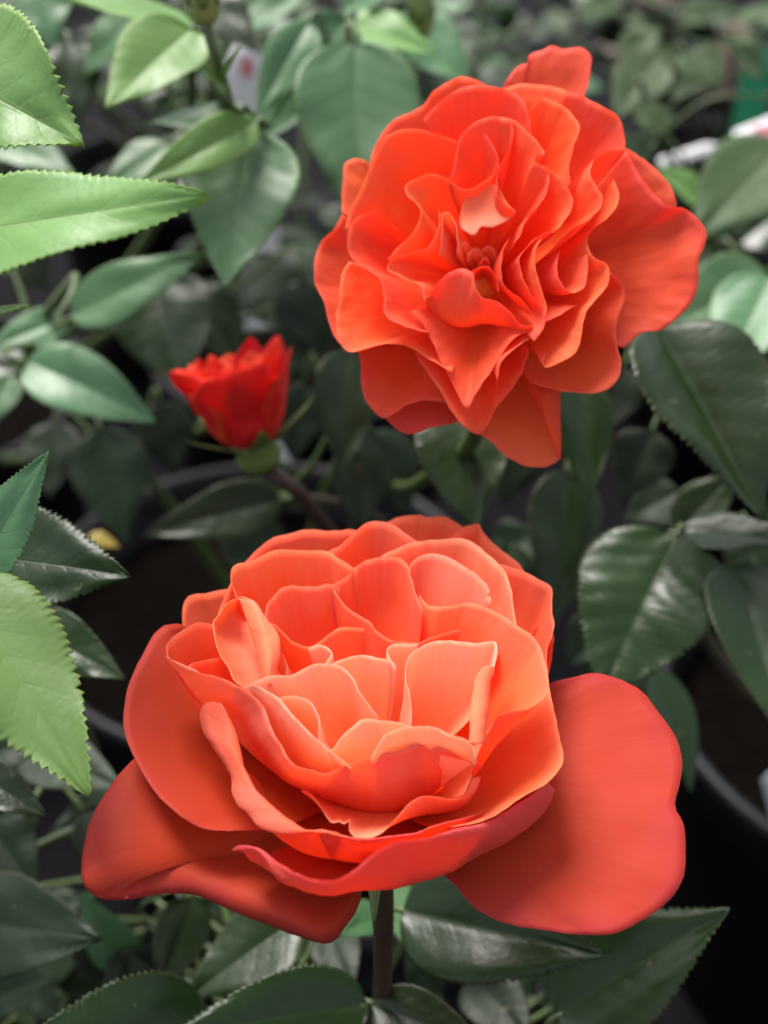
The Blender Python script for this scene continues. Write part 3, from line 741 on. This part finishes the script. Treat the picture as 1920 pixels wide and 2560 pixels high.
Q([(490,345),(520,310),(560,270),(620,228),(700,210),(790,222),(860,250),(900,300),(913,370),(905,440)], 2.2,2.25,2.3,2.3,2.3,2.2, **MIDP)
Q([(905,310),(960,262),(1020,282),(1070,320),(1105,375),(1098,420),(1078,480),(1060,540),(1068,600)], 2.1,2.15,2.2,2.3,2.3,2.3,2.2, **MIDP)
Q([(1285,465),(1215,468),(1160,495),(1148,555),(1180,620),(1197,655),(1175,705),(1120,755),(1060,800),(1010,850)], 2.0,2.2,2.35,2.4,2.4,2.4,2.3, nu=70, f=(.42,.76), g=(.25,.62), h0=.4)
Q([(1240,585),(1258,640),(1242,700),(1185,750),(1142,800),(1140,850),(1165,895),(1212,930),(1221,970),(1200,1020),(1160,1070),(1132,1110),(1112,1180),(1090,1262),(1040,1302),(962,1320),(970,1270)], 1.9,2.0,2.1,2.15,2.15,2.1,2.05,2.0,1.9,1.8, nu=90, f=(.42,.76), g=(.25,.62), h0=.4)
Q([(435,1110),(480,1150),(520,1210),(560,1300),(600,1380),(635,1462),(660,1486),(692,1440),(740,1360),(780,1290),(830,1230),(915,1175)], 1.95,1.8,1.55,1.35,1.55,1.85,2.05, nu=70, f=(.4,.74), g=(.26,.64), h0=.6)
Q([(775,1395),(785,1330),(830,1268),(900,1210),(935,1160),(1000,1130),(1095,1078)], 1.8,1.9,2.0,2.05,2.0, f=(.38,.74), g=(.3,.66), h0=.5)
Q([(1030,860),(1018,940),(1038,1000),(1080,1030),(1112,1012),(1135,950),(1140,880)], 2.2,2.2,2.15,2.1,2.1, f=(.38,.74), g=(.3,.66), h0=.5)
# inner folds
Q([(585,600),(605,530),(622,450),(660,382),(710,347),(780,334),(840,345)], 2.5,2.6,2.65,2.65,2.6, **INP)
Q([(572,572),(600,602),(650,625),(700,608),(755,565),(785,510),(770,450),(730,400)], 2.5,2.5,2.5,2.55,2.55, **INP)
Q([(600,600),(565,572),(515,560),(460,580),(420,612),(428,640),(455,670),(474,715),(462,760),(420,820),(372,868),(345,905)], 2.4,2.45,2.45,2.4,2.35,2.25, nu=70, **INP)
Q([(550,705),(535,800),(500,852),(425,880),(362,900),(345,935),(400,975),(480,1000),(490,1060)], 2.4,2.35,2.3,2.2,2.15,2.15, nu=60, **INP)
Q([(555,880),(565,780),(570,712),(588,712),(605,755),(618,810),(615,870)], 2.2,2.4,2.45,2.4,2.3, f=(.38,.74), g=(.3,.66), h0=.5, nu=36, mats=[CUP_IN, CUP_OUT])
br.petal(E_((630,740,2.2),(650,670,2.3),(700,620,2.35),(760,600,2.4),(830,690,2.4),(855,712,2.42)), E_((632,765,2.2),(655,740,2.2),(700,715,2.2),(750,700,2.25),(800,710,2.3),(852,714,2.4)), E_((640,775,2.25),(690,802,2.3),(715,772,2.3),(760,772,2.32),(800,755,2.36),(850,716,2.42)), base=None, nu=36, nv=14, mats=[CUP_IN, CUP_OUT])
Q([(845,340),(842,400),(820,470),(792,530),(776,590),(782,640),(812,682),(855,712)], 2.65,2.65,2.62,2.6,2.55, **INP)
Q([(795,338),(850,350),(900,400),(942,440),(957,478),(928,482),(922,510),(960,530),(1000,552),(1050,610),(1077,680),(1062,725),(1020,785),(985,805)], 2.6,2.7,2.72,2.7,2.6,2.5,2.4, nu=80, **INP)
Q([(985,560),(978,620),(942,680),(892,740),(872,800),(850,840)], 2.62,2.6,2.55,2.5,2.4, f=(.36,.72), g=(.34,.7), h0=.7)
Q([(1015,800),(960,802),(905,850),(876,892),(882,960),(920,1040),(960,1100),(962,1160),(920,1220)], 2.45,2.45,2.4,2.35,2.3,2.2, **INP)
Q([(960,815),(935,860),(930,930),(945,1000),(965,1080),(970,1130)], 2.5,2.45,2.4,2.3, **INP)
Q([(840,812),(803,858),(790,930),(800,980),(850,1040),(890,1080),(917,1125)], 2.45,2.4,2.35,2.3,2.2, f=(.34,.72), g=(.34,.7), h0=.7)
br.petal(E_(*hs_([(500,1085),(560,1132),(640,1160),(720,1152),(800,1160),(870,1178),(905,1178)], 1.5,1.45,1.4,1.5,1.6)),
    E_(*hs_([(530,1015),(560,975),(600,945),(650,934),(682,950),(692,1000),(722,1050),(780,1065),(830,1108),(880,1160),(918,1160)], 2.2,2.25,2.3,2.25,2.2,2.15)), f=(.6,), g=(.35,), h0=.6, nu=60)
Q([(640,985),(665,960),(700,930),(745,925),(775,960),(790,1030)], 1.9,2.0,2.05,2.0,1.9, f=(.34,.72), g=(.34,.7), h0=.7, nu=36)
# tiny petals and yellow stamens' bases in the heart
for (x, y, a) in ((650, 850, 0), (690, 870, 1), (730, 900, 2), (745, 860, 3)):
    Q([(x - 30, y + 40), (x - 22, y), (x, y - 18), (x + 22, y - 5), (x + 30, y + 38)], 1.75, 1.95, 2.0, 1.95, 1.75, f=(.34,.72), g=(.34,.7), h0=.7, nu=24, nv=16, mats=[CUP_IN, CUP_OUT])

lathe('flower_centre', [(.005, .001), (.0055, .004), (.0045, .0075), (.0025, .009), (.0004, .0095)], br.C, br.A, simple_mat('orange_flower_centre', (.75, .22, .05), (.85, .40, .08), .6, 900, .6, .001), br.root, 24)
lathe('flower_centre', [(.004, .001), (.005, .004), (.004, .007), (.0004, .008)], fr.C, fr.A, bpy.data.materials['orange_flower_centre'], fr.root, 24)
def calyx_and_stem(rose, path, r0, mat, sep=5):
    A, C = rose.A, rose.C
    lathe('calyx', [(.0015, -.012), (.0045, -.010), (.006, -.006), (.0055, -.002), (.007, .0005), (.006, .002)], C, A, HIP, rose.root, 20)
    a = np.cross(A, [1, .2, 0]); a /= np.linalg.norm(a); b = np.cross(A, a)
    for k in range(sep):
        th = 2 * math.pi * k / sep + .4
        o = a * math.cos(th) + b * math.sin(th); s = np.cross(A, o)
        nv, nu = 12, 5
        G = np.zeros((nv, nu, 3))
        for i in range(nv):
            t = i / (nv - 1)
            w = .004 * (1 - t) ** .7 * (1 - .2 * math.sin(9 * t))
            for j in range(nu):
                y = (j / (nu - 1) - .5) * 2
                G[i, j] = C + o * (.005 + .018 * t) - A * (.001 + .016 * t * t) + s * y * w + A * .0012 * abs(y)
        sheet('sepal', G, .0004, [HIP, HIP], rose.root)
    tube('stem', [C - A * .009] + path, [r0 * 1.25, r0, r0, r0 * 1.2, r0 * 1.5], mat, rose.root, 12, 40)
c = fr.C
calyx_and_stem(fr, [c + np.array([.001, -.001, -.04]), c + np.array([.0005, 0.004, -.09]), np.array([-.004, .02, .30]), np.array([-.008, .03, .18])], .0021, STEM_DARK)
c = br.C
calyx_and_stem(br, [c - br.A * .03 + np.array([0, .0, -.02]), c + np.array([-.01, .07, -.10]), np.array([-.03, .36, .32]), np.array([-.06, .40, .18])], .0021, STEM_GREEN)

# ---- red bud ------------------------------------------------------------------
def cyl_petal(root, C, A, th0, span, prof, mats, twist=0.0, flare=0.0, seed=0, nu=22, nv=16, tip=.12, name='petal', th=.0004, wav=.0006):
    """Petal wrapped round axis A: prof = [(radius, height)...] from base to rim."""
    A = np.array(A) / np.linalg.norm(A)
    a = np.cross(A, [.3, .2, .9]); a /= np.linalg.norm(a); b = np.cross(A, a)
    pr = hermite(np.array(prof), nv)
    G = np.zeros((nv, nu, 3))
    for i in range(nv):
        v = i / (nv - 1)
        for j in range(nu):
            u = (j / (nu - 1) - .5) * 2
            w = span * (.35 + .65 * math.sin(min(v * 1.15, 1) * math.pi / 2))
            w *= 1 - .25 * max(0, v - .75) / .25
            th_ = th0 + u * w * .5 + twist * v
            r = pr[i, 0] + flare * v * v * abs(u) ** 2
            h = pr[i, 1] - tip * pr[-1, 1] * v * v * abs(u) ** 2.2
            nn = mnoise.noise(Vector((u * 2 + seed, v * 2.5, seed * 3.1)))
            r += wav * v * nn * 2; h += wav * v * nn * 2.5
            G[i, j] = np.array(C) + A * h + (a * math.cos(th_) + b * math.sin(th_)) * r
    n = grid_normals(G)
    rel = G - np.array(C); pl = rel - rel.dot(A)[..., None] * A
    inner = (n * -pl).sum(2).mean() > 0
    return sheet(name, G, th, mats, root, flip=not inner)

def small_bloom(name, C, A, R, Hh, mat, label, n_rings, stem, stem_mat, seed=1, sepals=5, cat='rose', opened=0.0):
    root = thing(name, tuple(C), label, cat)
    A = np.array(A) / np.linalg.norm(A)
    k = 0
    for ring in range(n_rings):
        q = 1 - ring / (n_rings + .3)
        cnt = 5 if ring == 0 else 4 if ring < 3 else 3
        for i in range(cnt):
            k += 1
            th = 2 * math.pi * i / cnt + ring * .9 + seed
            r = R * q
            hh = Hh * (1.0 - .06 * ring * 0 + .06 * math.sin(k * 2.3))
            prof = [(.12 * R, 0), (r * .62, Hh * .2), (r * .86, Hh * .55), (r * (1.08 + opened * q), hh * (1 - .3 * opened * q))]
            cyl_petal(root, C, A, th, 2 * math.pi / cnt * 1.5, prof, [mat, mat], twist=.25, flare=R * .16, seed=k + seed * 10, wav=R * .17)
    lathe('calyx', [(R * .18, -R * .5), (R * .4, -R * .42), (R * .48, -R * .2), (R * .40, 0), (R * .5, R * .12), (R * .3, R * .2)], C, A, HIP, root, 18)
    a = np.cross(A, [.1, 1, .2]); a /= np.linalg.norm(a); b = np.cross(A, a)
    for i in range(sepals):
        th = 2 * math.pi * i / sepals + seed * .7
        o = a * math.cos(th) + b * math.sin(th); s = np.cross(A, o)
        G = np.zeros((12, 5, 3))
        for u in range(12):
            t = u / 11
            w = R * .26 * (1 - t) ** .8
            for j in range(5):
                y = (j / 4 - .5) * 2
                G[u, j] = np.array(C) + o * (R * .45 + R * .95 * math.sin(t * 1.5)) + A * (R * .1 + Hh * .55 * t - .25 * R * t * t) + s * y * w
        sheet('sepal', G, .0004, [HIP, HIP], root)
    tube('stem', [np.array(C) - A * R * .45] + stem, [R * .17, R * .15, R * .16, R * .2], stem_mat, root, 8, 30)
    return root
bd = .36
bc = at(640, 1118, bd)
bax = (at(575, 905, bd - .012) - bc)
small_bloom('rose_bud', bc, bax, .0148, .0265, BUD_MAT, 'small half opened red rose bud above a brown stem in deep shade', 4,
    [at(700, 1190, bd + .004), at(790, 1290, bd + .02), np.array([-.045, .33, .30]), np.array([-.06, .40, .18])], STEM_DARK, seed=3, cat='rose bud')

# ---- bushes and their leaves ----------------------------------------------------
b_front = Bush((-.01, .03), 'rose bush with broad dark serrated leaves directly under the widely opened coral rose',
    [[at(950, 2300, .31), at(945, 2260, .30)], [at(930, 2540, .30), at(935, 2515, .285)], [at(700, 2420, .34), at(690, 2330, .33)], [at(1180, 2720, .36), at(1385, 2625, .31)]])
L = b_front.leaf
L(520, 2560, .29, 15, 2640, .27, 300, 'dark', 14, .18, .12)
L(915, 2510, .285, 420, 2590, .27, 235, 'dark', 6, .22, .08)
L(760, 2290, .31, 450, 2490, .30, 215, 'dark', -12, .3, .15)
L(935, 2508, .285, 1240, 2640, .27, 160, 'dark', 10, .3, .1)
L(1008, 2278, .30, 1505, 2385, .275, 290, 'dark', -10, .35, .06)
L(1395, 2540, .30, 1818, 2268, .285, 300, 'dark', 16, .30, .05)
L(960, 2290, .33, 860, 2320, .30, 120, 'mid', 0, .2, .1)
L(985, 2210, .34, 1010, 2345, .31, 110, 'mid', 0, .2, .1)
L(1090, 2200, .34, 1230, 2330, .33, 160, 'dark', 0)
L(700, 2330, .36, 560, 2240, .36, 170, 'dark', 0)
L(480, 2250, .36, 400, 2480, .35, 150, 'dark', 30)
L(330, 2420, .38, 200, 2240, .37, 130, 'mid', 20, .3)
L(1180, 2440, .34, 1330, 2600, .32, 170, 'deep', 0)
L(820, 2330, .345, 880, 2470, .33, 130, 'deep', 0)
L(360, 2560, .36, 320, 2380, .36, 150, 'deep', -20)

fill = random.Random(41)
for k in range(20):
    px_, py_ = fill.uniform(180, 860), fill.uniform(2120, 2560)
    d_ = fill.uniform(.37, .43); a_ = fill.uniform(0, 6.28); q_ = fill.uniform(150, 230)
    L(px_, py_, d_, px_ + q_ * math.cos(a_), py_ + q_ * .8 * math.sin(a_), d_ - .005, q_ * .62, fill.choice(['deep', 'dark', 'dark']), fill.uniform(-20, 20), fill.uniform(.15, .35), .1)
for k in range(7):
    px_, py_ = fill.uniform(1000, 1480), fill.uniform(2400, 2560)
    d_ = fill.uniform(.36, .42); a_ = fill.uniform(0, 6.28); q_ = fill.uniform(150, 220)
    L(px_, py_, d_, px_ + q_ * math.cos(a_), py_ + q_ * .8 * math.sin(a_), d_ - .005, q_ * .62, 'deep', fill.uniform(-20, 20), .25, .1)

b_left = Bush((-.33, .24), 'rose bush with large bright green serrated leaves reaching in beside the coral rose',
    [[at(-260, 480, .27), at(-170, 560, .24)], [at(-200, 1450, .27), at(-90, 1400, .245)], [at(-180, 2300, .34), at(-90, 2290, .32)], [at(-250, 200, .28), at(-200, 130, .265)]])
L = b_left.leaf
L(-190, 600, .215, 512, 482, .20, 315, 'young', -8, .12, .02, teeth=32, wave=.05)
L(-230, 130, .235, 197, 350, .225, 460, 'young', -14, .15, .05, teeth=30, wave=.05)
L(-60, 800, .215, 64, 757, .205, 52, 'young', 10, .2, .05, teeth=10, depth=.13)
L(-70, 1460, .235, 116, 1128, .225, 190, 'mid', 0, .12, .03)
L(-90, 1385, .265, 312, 1430, .25, 300, 'dark', -8, .15, .08)
L(-110, 1440, .225, 226, 1987, .21, 330, 'young', 12, .14, .02, teeth=30, depth=.05, wave=.045)
L(50, 1560, .31, 305, 1690, .30, 165, 'dark', -5, .2)
L(-70, 1930, .27, 112, 2035, .265, 120, 'dark', 0)
L(-110, 2300, .32, 232, 2342, .30, 270, 'deep', -6, .12)
L(-60, 1900, .33, 130, 1830, .33, 140, 'deep', 10)
L(60, 1870, .36, 300, 1960, .34, 170, 'deep', 5)
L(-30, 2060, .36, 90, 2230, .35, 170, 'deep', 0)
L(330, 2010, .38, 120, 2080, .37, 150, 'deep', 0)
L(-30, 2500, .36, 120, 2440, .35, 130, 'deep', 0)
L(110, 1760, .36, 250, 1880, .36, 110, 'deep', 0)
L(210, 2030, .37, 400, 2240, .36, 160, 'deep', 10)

for k in range(14):
    px_, py_ = fill.uniform(-40, 260), fill.uniform(1780, 2560)
    d_ = fill.uniform(.38, .46); a_ = fill.uniform(0, 6.28); q_ = fill.uniform(150, 230)
    L(px_, py_, d_, px_ + q_ * math.cos(a_), py_ + q_ * .8 * math.sin(a_), d_ - .005, q_ * .62, fill.choice(['deep', 'deep', 'dark']), fill.uniform(-20, 20), fill.uniform(.15, .35), .1)

b_young = Bush((-.36, .64), 'rose bush with pale young leaves and a green flower bud on an upright shoot',
    [[at(650, 420, .42), at(640, 310, .36)], [at(580, 330, .38), at(565, 230, .345), at(535, 120, .335), at(510, 40, .33)], [at(40, 950, .46), at(150, 730, .43), at(190, 690, .42)], [at(480, 200, .42), at(470, 70, .38)], [at(880, 320, .45), at(870, 60, .42)], [at(60, 200, .5), at(90, 40, .47)]], mat=STEM_GREEN)
L = b_young.leaf
L(475, 75, .36, 266, 264, .335, 215, 'young', 12, .35, .04)
L(480, 70, .37, 150, -15, .36, 150, 'young', -20, .3, .05)
L(640, 305, .35, 345, 460, .335, 130, 'young', 30, .3, .06)
L(640, 300, .37, 358, 290, .365, 140, 'mid', -15, .2, .1)
L(625, 330, .355, 563, 708, .34, 300, 'mid', 0, .18, .08)
L(180, 790, .40, 502, 630, .39, 165, 'mid', -12, .2, .05)
L(70, 905, .41, 384, 1042, .40, 185, 'mid', -6, .3, .10)
L(770, 60, .42, 640, 290, .41, 130, 'mid', 15, .3, .08)
L(865, 50, .43, 650, 350, .42, 210, 'mid', 12, .15, .08)
L(885, 110, .40, 905, 560, .385, 320, 'mid', 4, .2, .06)
L(560, 195, .34, 602, 112, .33, 70, 'young', 20, .3, .0)
L(565, 235, .34, 500, 160, .335, 50, 'young', -20, .3, .0)
L(95, -70, .45, 125, 118, .44, 160, 'mid', 0)
L(170, 110, .47, 200, 300, .46, 155, 'dark', 0)
L(330, 40, .46, 200, 190, .46, 150, 'mid', -10)
L(420, 360, .45, 250, 480, .44, 130, 'mid', 0)
L(560, 330, .47, 400, 500, .45, 190, 'dark', 0)
L(160, 800, .44, -40, 870, .43, 110, 'mid', 10)
L(30, 940, .45, -60, 1080, .44, 120, 'mid', 0)
L(60, 930, .46, -80, 900, .46, 120, 'dark', 0)
L(860, 30, .46, 1000, -80, .45, 160, 'mid', 0)
L(870, 60, .45, 1090, 120, .44, 150, 'young', 0, .3, .1)
L(500, -10, .46, 640, 120, .45, 150, 'dark', 0)
L(600, 60, .48, 760, -20, .48, 150, 'mid', 0)
L(30, 620, .46, 120, 720, .46, 130, 'dark', 0)
L(-40, 330, .46, 180, 420, .44, 150, 'mid', 0)
L(1000, 40, .5, 1180, 210, .49, 170, 'mid', 0)

b_mid = Bush((-.075, .40), 'rose bush with shaded dark leaves around the small red bud',
    [[at(560, 860, .56), at(430, 700, .50)], [at(800, 1250, .46), at(690, 1240, .44)], [at(900, 1100, .46), at(880, 900, .42)], [at(1180, 1250, .44), at(1170, 1000, .40)], [at(330, 1150, .54), at(260, 1080, .50)], [at(1430, 1400, .44), at(1430, 1000, .39)]])
L = b_mid.leaf
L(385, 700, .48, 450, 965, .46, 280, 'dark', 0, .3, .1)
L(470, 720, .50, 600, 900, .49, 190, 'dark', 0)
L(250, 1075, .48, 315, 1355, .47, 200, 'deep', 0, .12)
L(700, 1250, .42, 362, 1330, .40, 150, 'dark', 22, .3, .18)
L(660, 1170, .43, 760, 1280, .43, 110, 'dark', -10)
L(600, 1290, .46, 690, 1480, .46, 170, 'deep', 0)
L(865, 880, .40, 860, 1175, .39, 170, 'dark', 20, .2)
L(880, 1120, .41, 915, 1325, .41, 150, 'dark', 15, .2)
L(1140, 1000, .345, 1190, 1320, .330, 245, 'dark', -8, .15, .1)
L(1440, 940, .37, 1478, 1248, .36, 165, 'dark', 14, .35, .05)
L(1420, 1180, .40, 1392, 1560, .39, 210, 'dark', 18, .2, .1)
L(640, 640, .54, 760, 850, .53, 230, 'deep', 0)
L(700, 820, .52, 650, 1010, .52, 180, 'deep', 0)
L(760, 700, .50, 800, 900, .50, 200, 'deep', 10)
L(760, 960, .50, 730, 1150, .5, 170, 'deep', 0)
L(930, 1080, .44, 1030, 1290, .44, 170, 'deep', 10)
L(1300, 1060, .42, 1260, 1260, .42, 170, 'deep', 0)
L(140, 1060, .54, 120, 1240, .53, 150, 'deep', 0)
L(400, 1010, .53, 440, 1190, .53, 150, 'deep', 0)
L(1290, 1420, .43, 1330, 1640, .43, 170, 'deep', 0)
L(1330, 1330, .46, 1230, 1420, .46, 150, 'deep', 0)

b_right = Bush((.285, .305), 'rose bush with large glossy dark leaves beside the vivid orange rose',
    [[at(1720, 1500, .42), at(1690, 1325, .36)], [at(1750, 1000, .42), at(1640, 820, .355)], [at(1900, 1500, .40), at(1840, 1400, .34)]])
L = b_right.leaf
L(1640, 820, .34, 1915, 1290, .32, 380, 'dark', 10, .62, .06, quilt=.012)
L(1692, 1335, .345, 1500, 1735, .325, 385, 'dark', -4, .14, .10, quilt=.022)
L(1705, 1330, .35, 2010, 1345, .335, 150, 'dark', 14, .25, .08)
L(1830, 1405, .34, 1975, 1850, .31, 240, 'dark', 6, .32, .06)
L(1695, 1325, .37, 1850, 1170, .365, 130, 'dark', 0)
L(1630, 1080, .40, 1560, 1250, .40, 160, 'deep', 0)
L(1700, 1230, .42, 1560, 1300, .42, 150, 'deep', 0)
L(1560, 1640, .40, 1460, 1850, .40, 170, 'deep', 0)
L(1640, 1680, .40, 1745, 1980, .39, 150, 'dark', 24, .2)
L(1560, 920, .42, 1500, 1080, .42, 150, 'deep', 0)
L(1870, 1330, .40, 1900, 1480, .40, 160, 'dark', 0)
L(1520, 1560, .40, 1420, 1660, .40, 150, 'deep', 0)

b_light = Bush((.34, .78), 'rose bush with light grey green leaves beyond the glossy dark ones',
    [[at(1930, 800, .52), at(1900, 690, .46)], [at(1800, 640, .58), at(1780, 520, .52)], [at(1650, 330, .66), at(1600, 200, .60)], [at(1760, 480, .62), at(1700, 430, .55)]])
L = b_light.leaf
L(1920, 690, .44, 1640, 830, .42, 210, 'mid', 10, .25, .06)
L(1930, 690, .43, 1800, 960, .41, 230, 'mid', -14, .25, .06)
L(1960, 360, .50, 1735, 590, .48, 250, 'olive', 0, .2, .08)
L(1760, 500, .50, 1650, 420, .49, 110, 'young', 0, .2, .1)
L(1720, 600, .50, 1660, 740, .5, 170, 'olive', 0)
L(1640, 150, .62, 1540, 290, .60, 150, 'olive', 0)
L(1660, 330, .60, 1580, 250, .6, 110, 'olive', 0)
L(1720, 130, .62, 1800, 220, .61, 130, 'olive', 0)
L(1560, 150, .64, 1650, 60, .63, 130, 'olive', 10)
L(1780, 190, .63, 1680, 240, .62, 100, 'olive', 0)
L(1900, 180, .64, 1820, 100, .63, 120, 'olive', 0)
L(1620, 400, .56, 1560, 330, .56, 110, 'dark', 0)
L(1850, 610, .55, 1960, 520, .55, 150, 'dark', 0)
L(1880, 690, .56, 1760, 610, .55, 110, 'dark', 0)

# ---- bushes further off: leaves scattered along their canes ----------------------
protos = {}
def proto(kind, k):
    if (kind, k) not in protos:
        G, UV = leaf_grid(1.0, .62, fold=.15 + .12 * k, curl=.1 + .05 * k, seed=900 + k, teeth=14)
        me_o = sheet('leaf', G, .008, [LEAF[kind], LEAF[kind]], None, UV=UV)
        me = me_o.data
        bpy.data.objects.remove(me_o)
        protos[(kind, k)] = me
    return protos[(kind, k)]
GAPS = [(230, 1320, 620, 1620), (1680, 1960, 1960, 2520), (200, 240, 430, 440), (1700, 270, 1960, 400), (1640, 290, 1760, 360), (60, 1640, 330, 1820)]
def project(p):
    v = np.asarray(p) - CAM
    d = v.dot(FWD)
    return W / 2 + v.dot(RIGHT) / d * FPX, H / 2 - v.dot(UP) / d * FPX, d
def scatter_bush(xy, label, n, kinds, R, zr, seed, group='potted rose bushes', canes=7, lsize=(.035, .06), dmin=.5):
    r = random.Random(seed)
    cs = []
    for i in range(canes):
        a = 2 * math.pi * i / canes + r.uniform(-.3, .3); q = R * r.uniform(.35, 1)
        z = r.uniform(*zr)
        top = np.array([xy[0] + q * math.cos(a), xy[1] + q * math.sin(a), z])
        cs.append([top * .6 + np.array([xy[0], xy[1], POT_H]) * .4 + np.array([0, 0, .03]), top])
    B = Bush(xy, label, cs, group)
    cnt = 0; tries = 0
    while cnt < n and tries < n * 12:
        tries += 1
        c = B.pts[r.randrange(len(B.pts))]
        if c[2] < POT_H + .04: continue
        a = r.uniform(0, 2 * math.pi)
        dirv = np.array([math.cos(a), math.sin(a), r.uniform(-.35, .45)]); dirv /= np.linalg.norm(dirv)
        s = r.uniform(*lsize)
        b0 = c + dirv * .018
        px, py, d = project(b0 + dirv * s * .5)
        if d < dmin or any(x0 < px < x1 and y0 < py < y1 for x0, y0, x1, y1 in GAPS): continue
        if not (-150 < px < 2070 and -200 < py < 2700): continue
        kind = r.choice(kinds)
        o = bpy.data.objects.new('leaf', proto(kind, r.randrange(3)))
        COL.objects.link(o); o.parent = B.root
        x, y, nn, _ = leaf_frame(b0, b0 + dirv * s, r.uniform(-35, 35), up=(0, -.25, 1))
        m = Matrix(((x[0] * s, y[0] * s, nn[0] * s, b0[0] - B.root.location[0]), (x[1] * s, y[1] * s, nn[1] * s, b0[1] - B.root.location[1]), (x[2] * s, y[2] * s, nn[2] * s, b0[2] - B.root.location[2]), (0, 0, 0, 1)))
        o.matrix_local = m
        ORIGIN[o.name] = ORIGIN[B.root.name]
        tube('leaf_stalk', [b0 + dirv * s * .03, (b0 + c) / 2 + np.array([0, 0, .002]), c], [.0007, .0009, .0012], STEM_GREEN, B.root, 5, 6)
        cnt += 1
    return B
scatter_bush((-.06, .72), 'shaded rose bush just behind the small red bud', 85, ['deep', 'dark', 'dark'], .22, (.33, .48), 11)
scatter_bush((.10, 1.22), 'blurred green rose bush far behind the vivid orange rose', 110, ['mid', 'dark', 'olive'], .28, (.27, .42), 12, lsize=(.04, .07))
scatter_bush((-.24, 1.12), 'blurred grey green rose bush far behind the pale young leaves', 100, ['mid', 'dark', 'olive'], .26, (.27, .44), 13, lsize=(.04, .07))
scatter_bush((.37, 1.14), 'sparse dull rose bush with some reddish shoots far past the vivid orange rose', 105, ['olive', 'olive', 'olive', 'red', 'dark'], .26, (.27, .42), 14, lsize=(.04, .07))

# ---- green buds, pale pink bloom, labels, odd yellow leaves -----------------------
def green_bud(px, py, d, R, stem, label):
    C = at(px, py, d)
    root = thing('flower_bud', tuple(C), label, 'flower bud', 'green flower buds')
    A = np.array([0, -.1, 1.0]); A /= np.linalg.norm(A)
    lathe('bud_body', [(R * .25, -R * 1.1), (R * .7, -R * .9), (R * .95, -R * .4), (R * .85, .1 * R), (R * .95, R * .5), (R * .7, R * 1.3), (R * .3, R * 2.0), (R * .04, R * 2.5)], C, A, BUDGREEN, root, 20, wob=.04)
    for i in range(5):
        cyl_petal(root, C + A * R * .1, A, i * 2 * math.pi / 5, 1.3, [(R * .9, 0), (R * 1.02, R * .5), (R * .75, R * 1.4), (R * .15, R * 2.7)], [HIP, HIP], name='sepal', wav=R * .05, tip=.5, nu=8, nv=10)
    tube('stem', [C - A * R] + stem, [R * .28, R * .25, R * .3], STEM_GREEN, root, 8, 18)
green_bud(508, 12, .33, .0048, [at(535, 120, .335), at(568, 240, .345)], 'pale green flower bud on an upright shoot above the small bright leaf')
green_bud(1052, 52, .46, .0055, [at(1010, 90, .462), at(900, 180, .45)], 'round pale green flower bud above the vivid orange rose')
small_bloom('rose', at(1950, 455, .58), (at(1700, 380, .45) - at(1950, 455, .58)), .015, .015, PINK_MAT, 'pale pink bloom beside the white label past the light leaves', 3,
    [at(1960, 560, .60), at(1990, 760, .60), np.array([.36, .78, .2])], STEM_GREEN, seed=2, opened=.6)

def label_stick(p0, p1, wid, label, mat=WHITE, parts=None, tip=True):
    """A plastic plant label standing in a pot: pointed blade from p0 (top) to p1 (soil)."""
    p0, p1 = np.asarray(p0), np.asarray(p1)
    t = thing('plant_label', tuple(p1), label, 'plant label', 'plastic plant labels')
    ax = p1 - p0; Ln = np.linalg.norm(ax); ax /= Ln
    s = np.cross(ax, -FWD); s /= np.linalg.norm(s)
    nu, nv = 5, 24
    def blade(a0, a1, off, m, name, inset=1.0):
        G = np.zeros((nv, nu, 3))
        for i in range(nv):
            q = a0 + (a1 - a0) * i / (nv - 1)
            w = wid * .5 * inset * (min(1, math.sqrt(max(0, q / .03 * (2 - q / .03)))) if q < .03 else 1) * (1 if q < .8 else max(.08, 1 - (q - .8) / .2))
            for j in range(nu):
                y = (j / (nu - 1) - .5) * 2
                G[i, j] = p0 + ax * Ln * q + s * y * w + np.cross(s, ax) * (off + .06 * wid * (1 - y * y))
        return sheet(name, G, .0008, [m, m], t)
    blade(0.001, 1, 0, mat, 'blade')
    if parts: blade(*parts, .0012, PINKPL, 'printed_panel', .3)
    return t
label_stick(at(1836, 352, .80), at(2090, 250, .86), .0125, 'white plant label leaning among the light leaves by the pale pink bloom')
label_stick(at(1648, 411, .86), at(1800, 362, .88), .0085, 'white plant label partly hidden behind the vivid orange rose')
label_stick(at(612, 92, .66), at(612, 92, .66) * np.array([1, 1, 0]) + np.array([0, .01, .16]), .024, 'white plant label with pink print behind the upright green shoot', parts=(.03, .06))
label_stick(at(1905, 120, 1.1), at(1905, 120, 1.1) * np.array([1, 1, 0]) + np.array([0, .01, .16]), .03, 'green plant label among the sparse dull bush', GREENPL)
label_stick(at(1978, 1890, .50), at(2060, 2250, .585), .030, 'white plant label standing in the pot under the glossy dark leaves')

def loose_leaf(px, py, d, s, label, kind='yellow'):
    B = at(px - 40, py - 10, d); T = at(px + 40, py + 15, d)
    x, y, n, Ln = leaf_frame(B, T, rnd.uniform(-20, 20))
    G, UV = leaf_grid(s, s * .6, seed=int(px))
    Wd = B + G[..., 0:1] * x + G[..., 1:2] * y + G[..., 2:3] * n
    o = sheet('yellow_leaf', Wd, .0004, [LEAF[kind]] * 2, None, UV=UV)
    tag(o, label, 'leaf', 'yellowed leaves caught in the bushes')
loose_leaf(262, 1350, .44, .012, 'yellowed leaf hanging at the tip of a shaded dark leaf')
loose_leaf(95, 700, .47, .009, 'small yellow leaf under the bright serrated leaf')
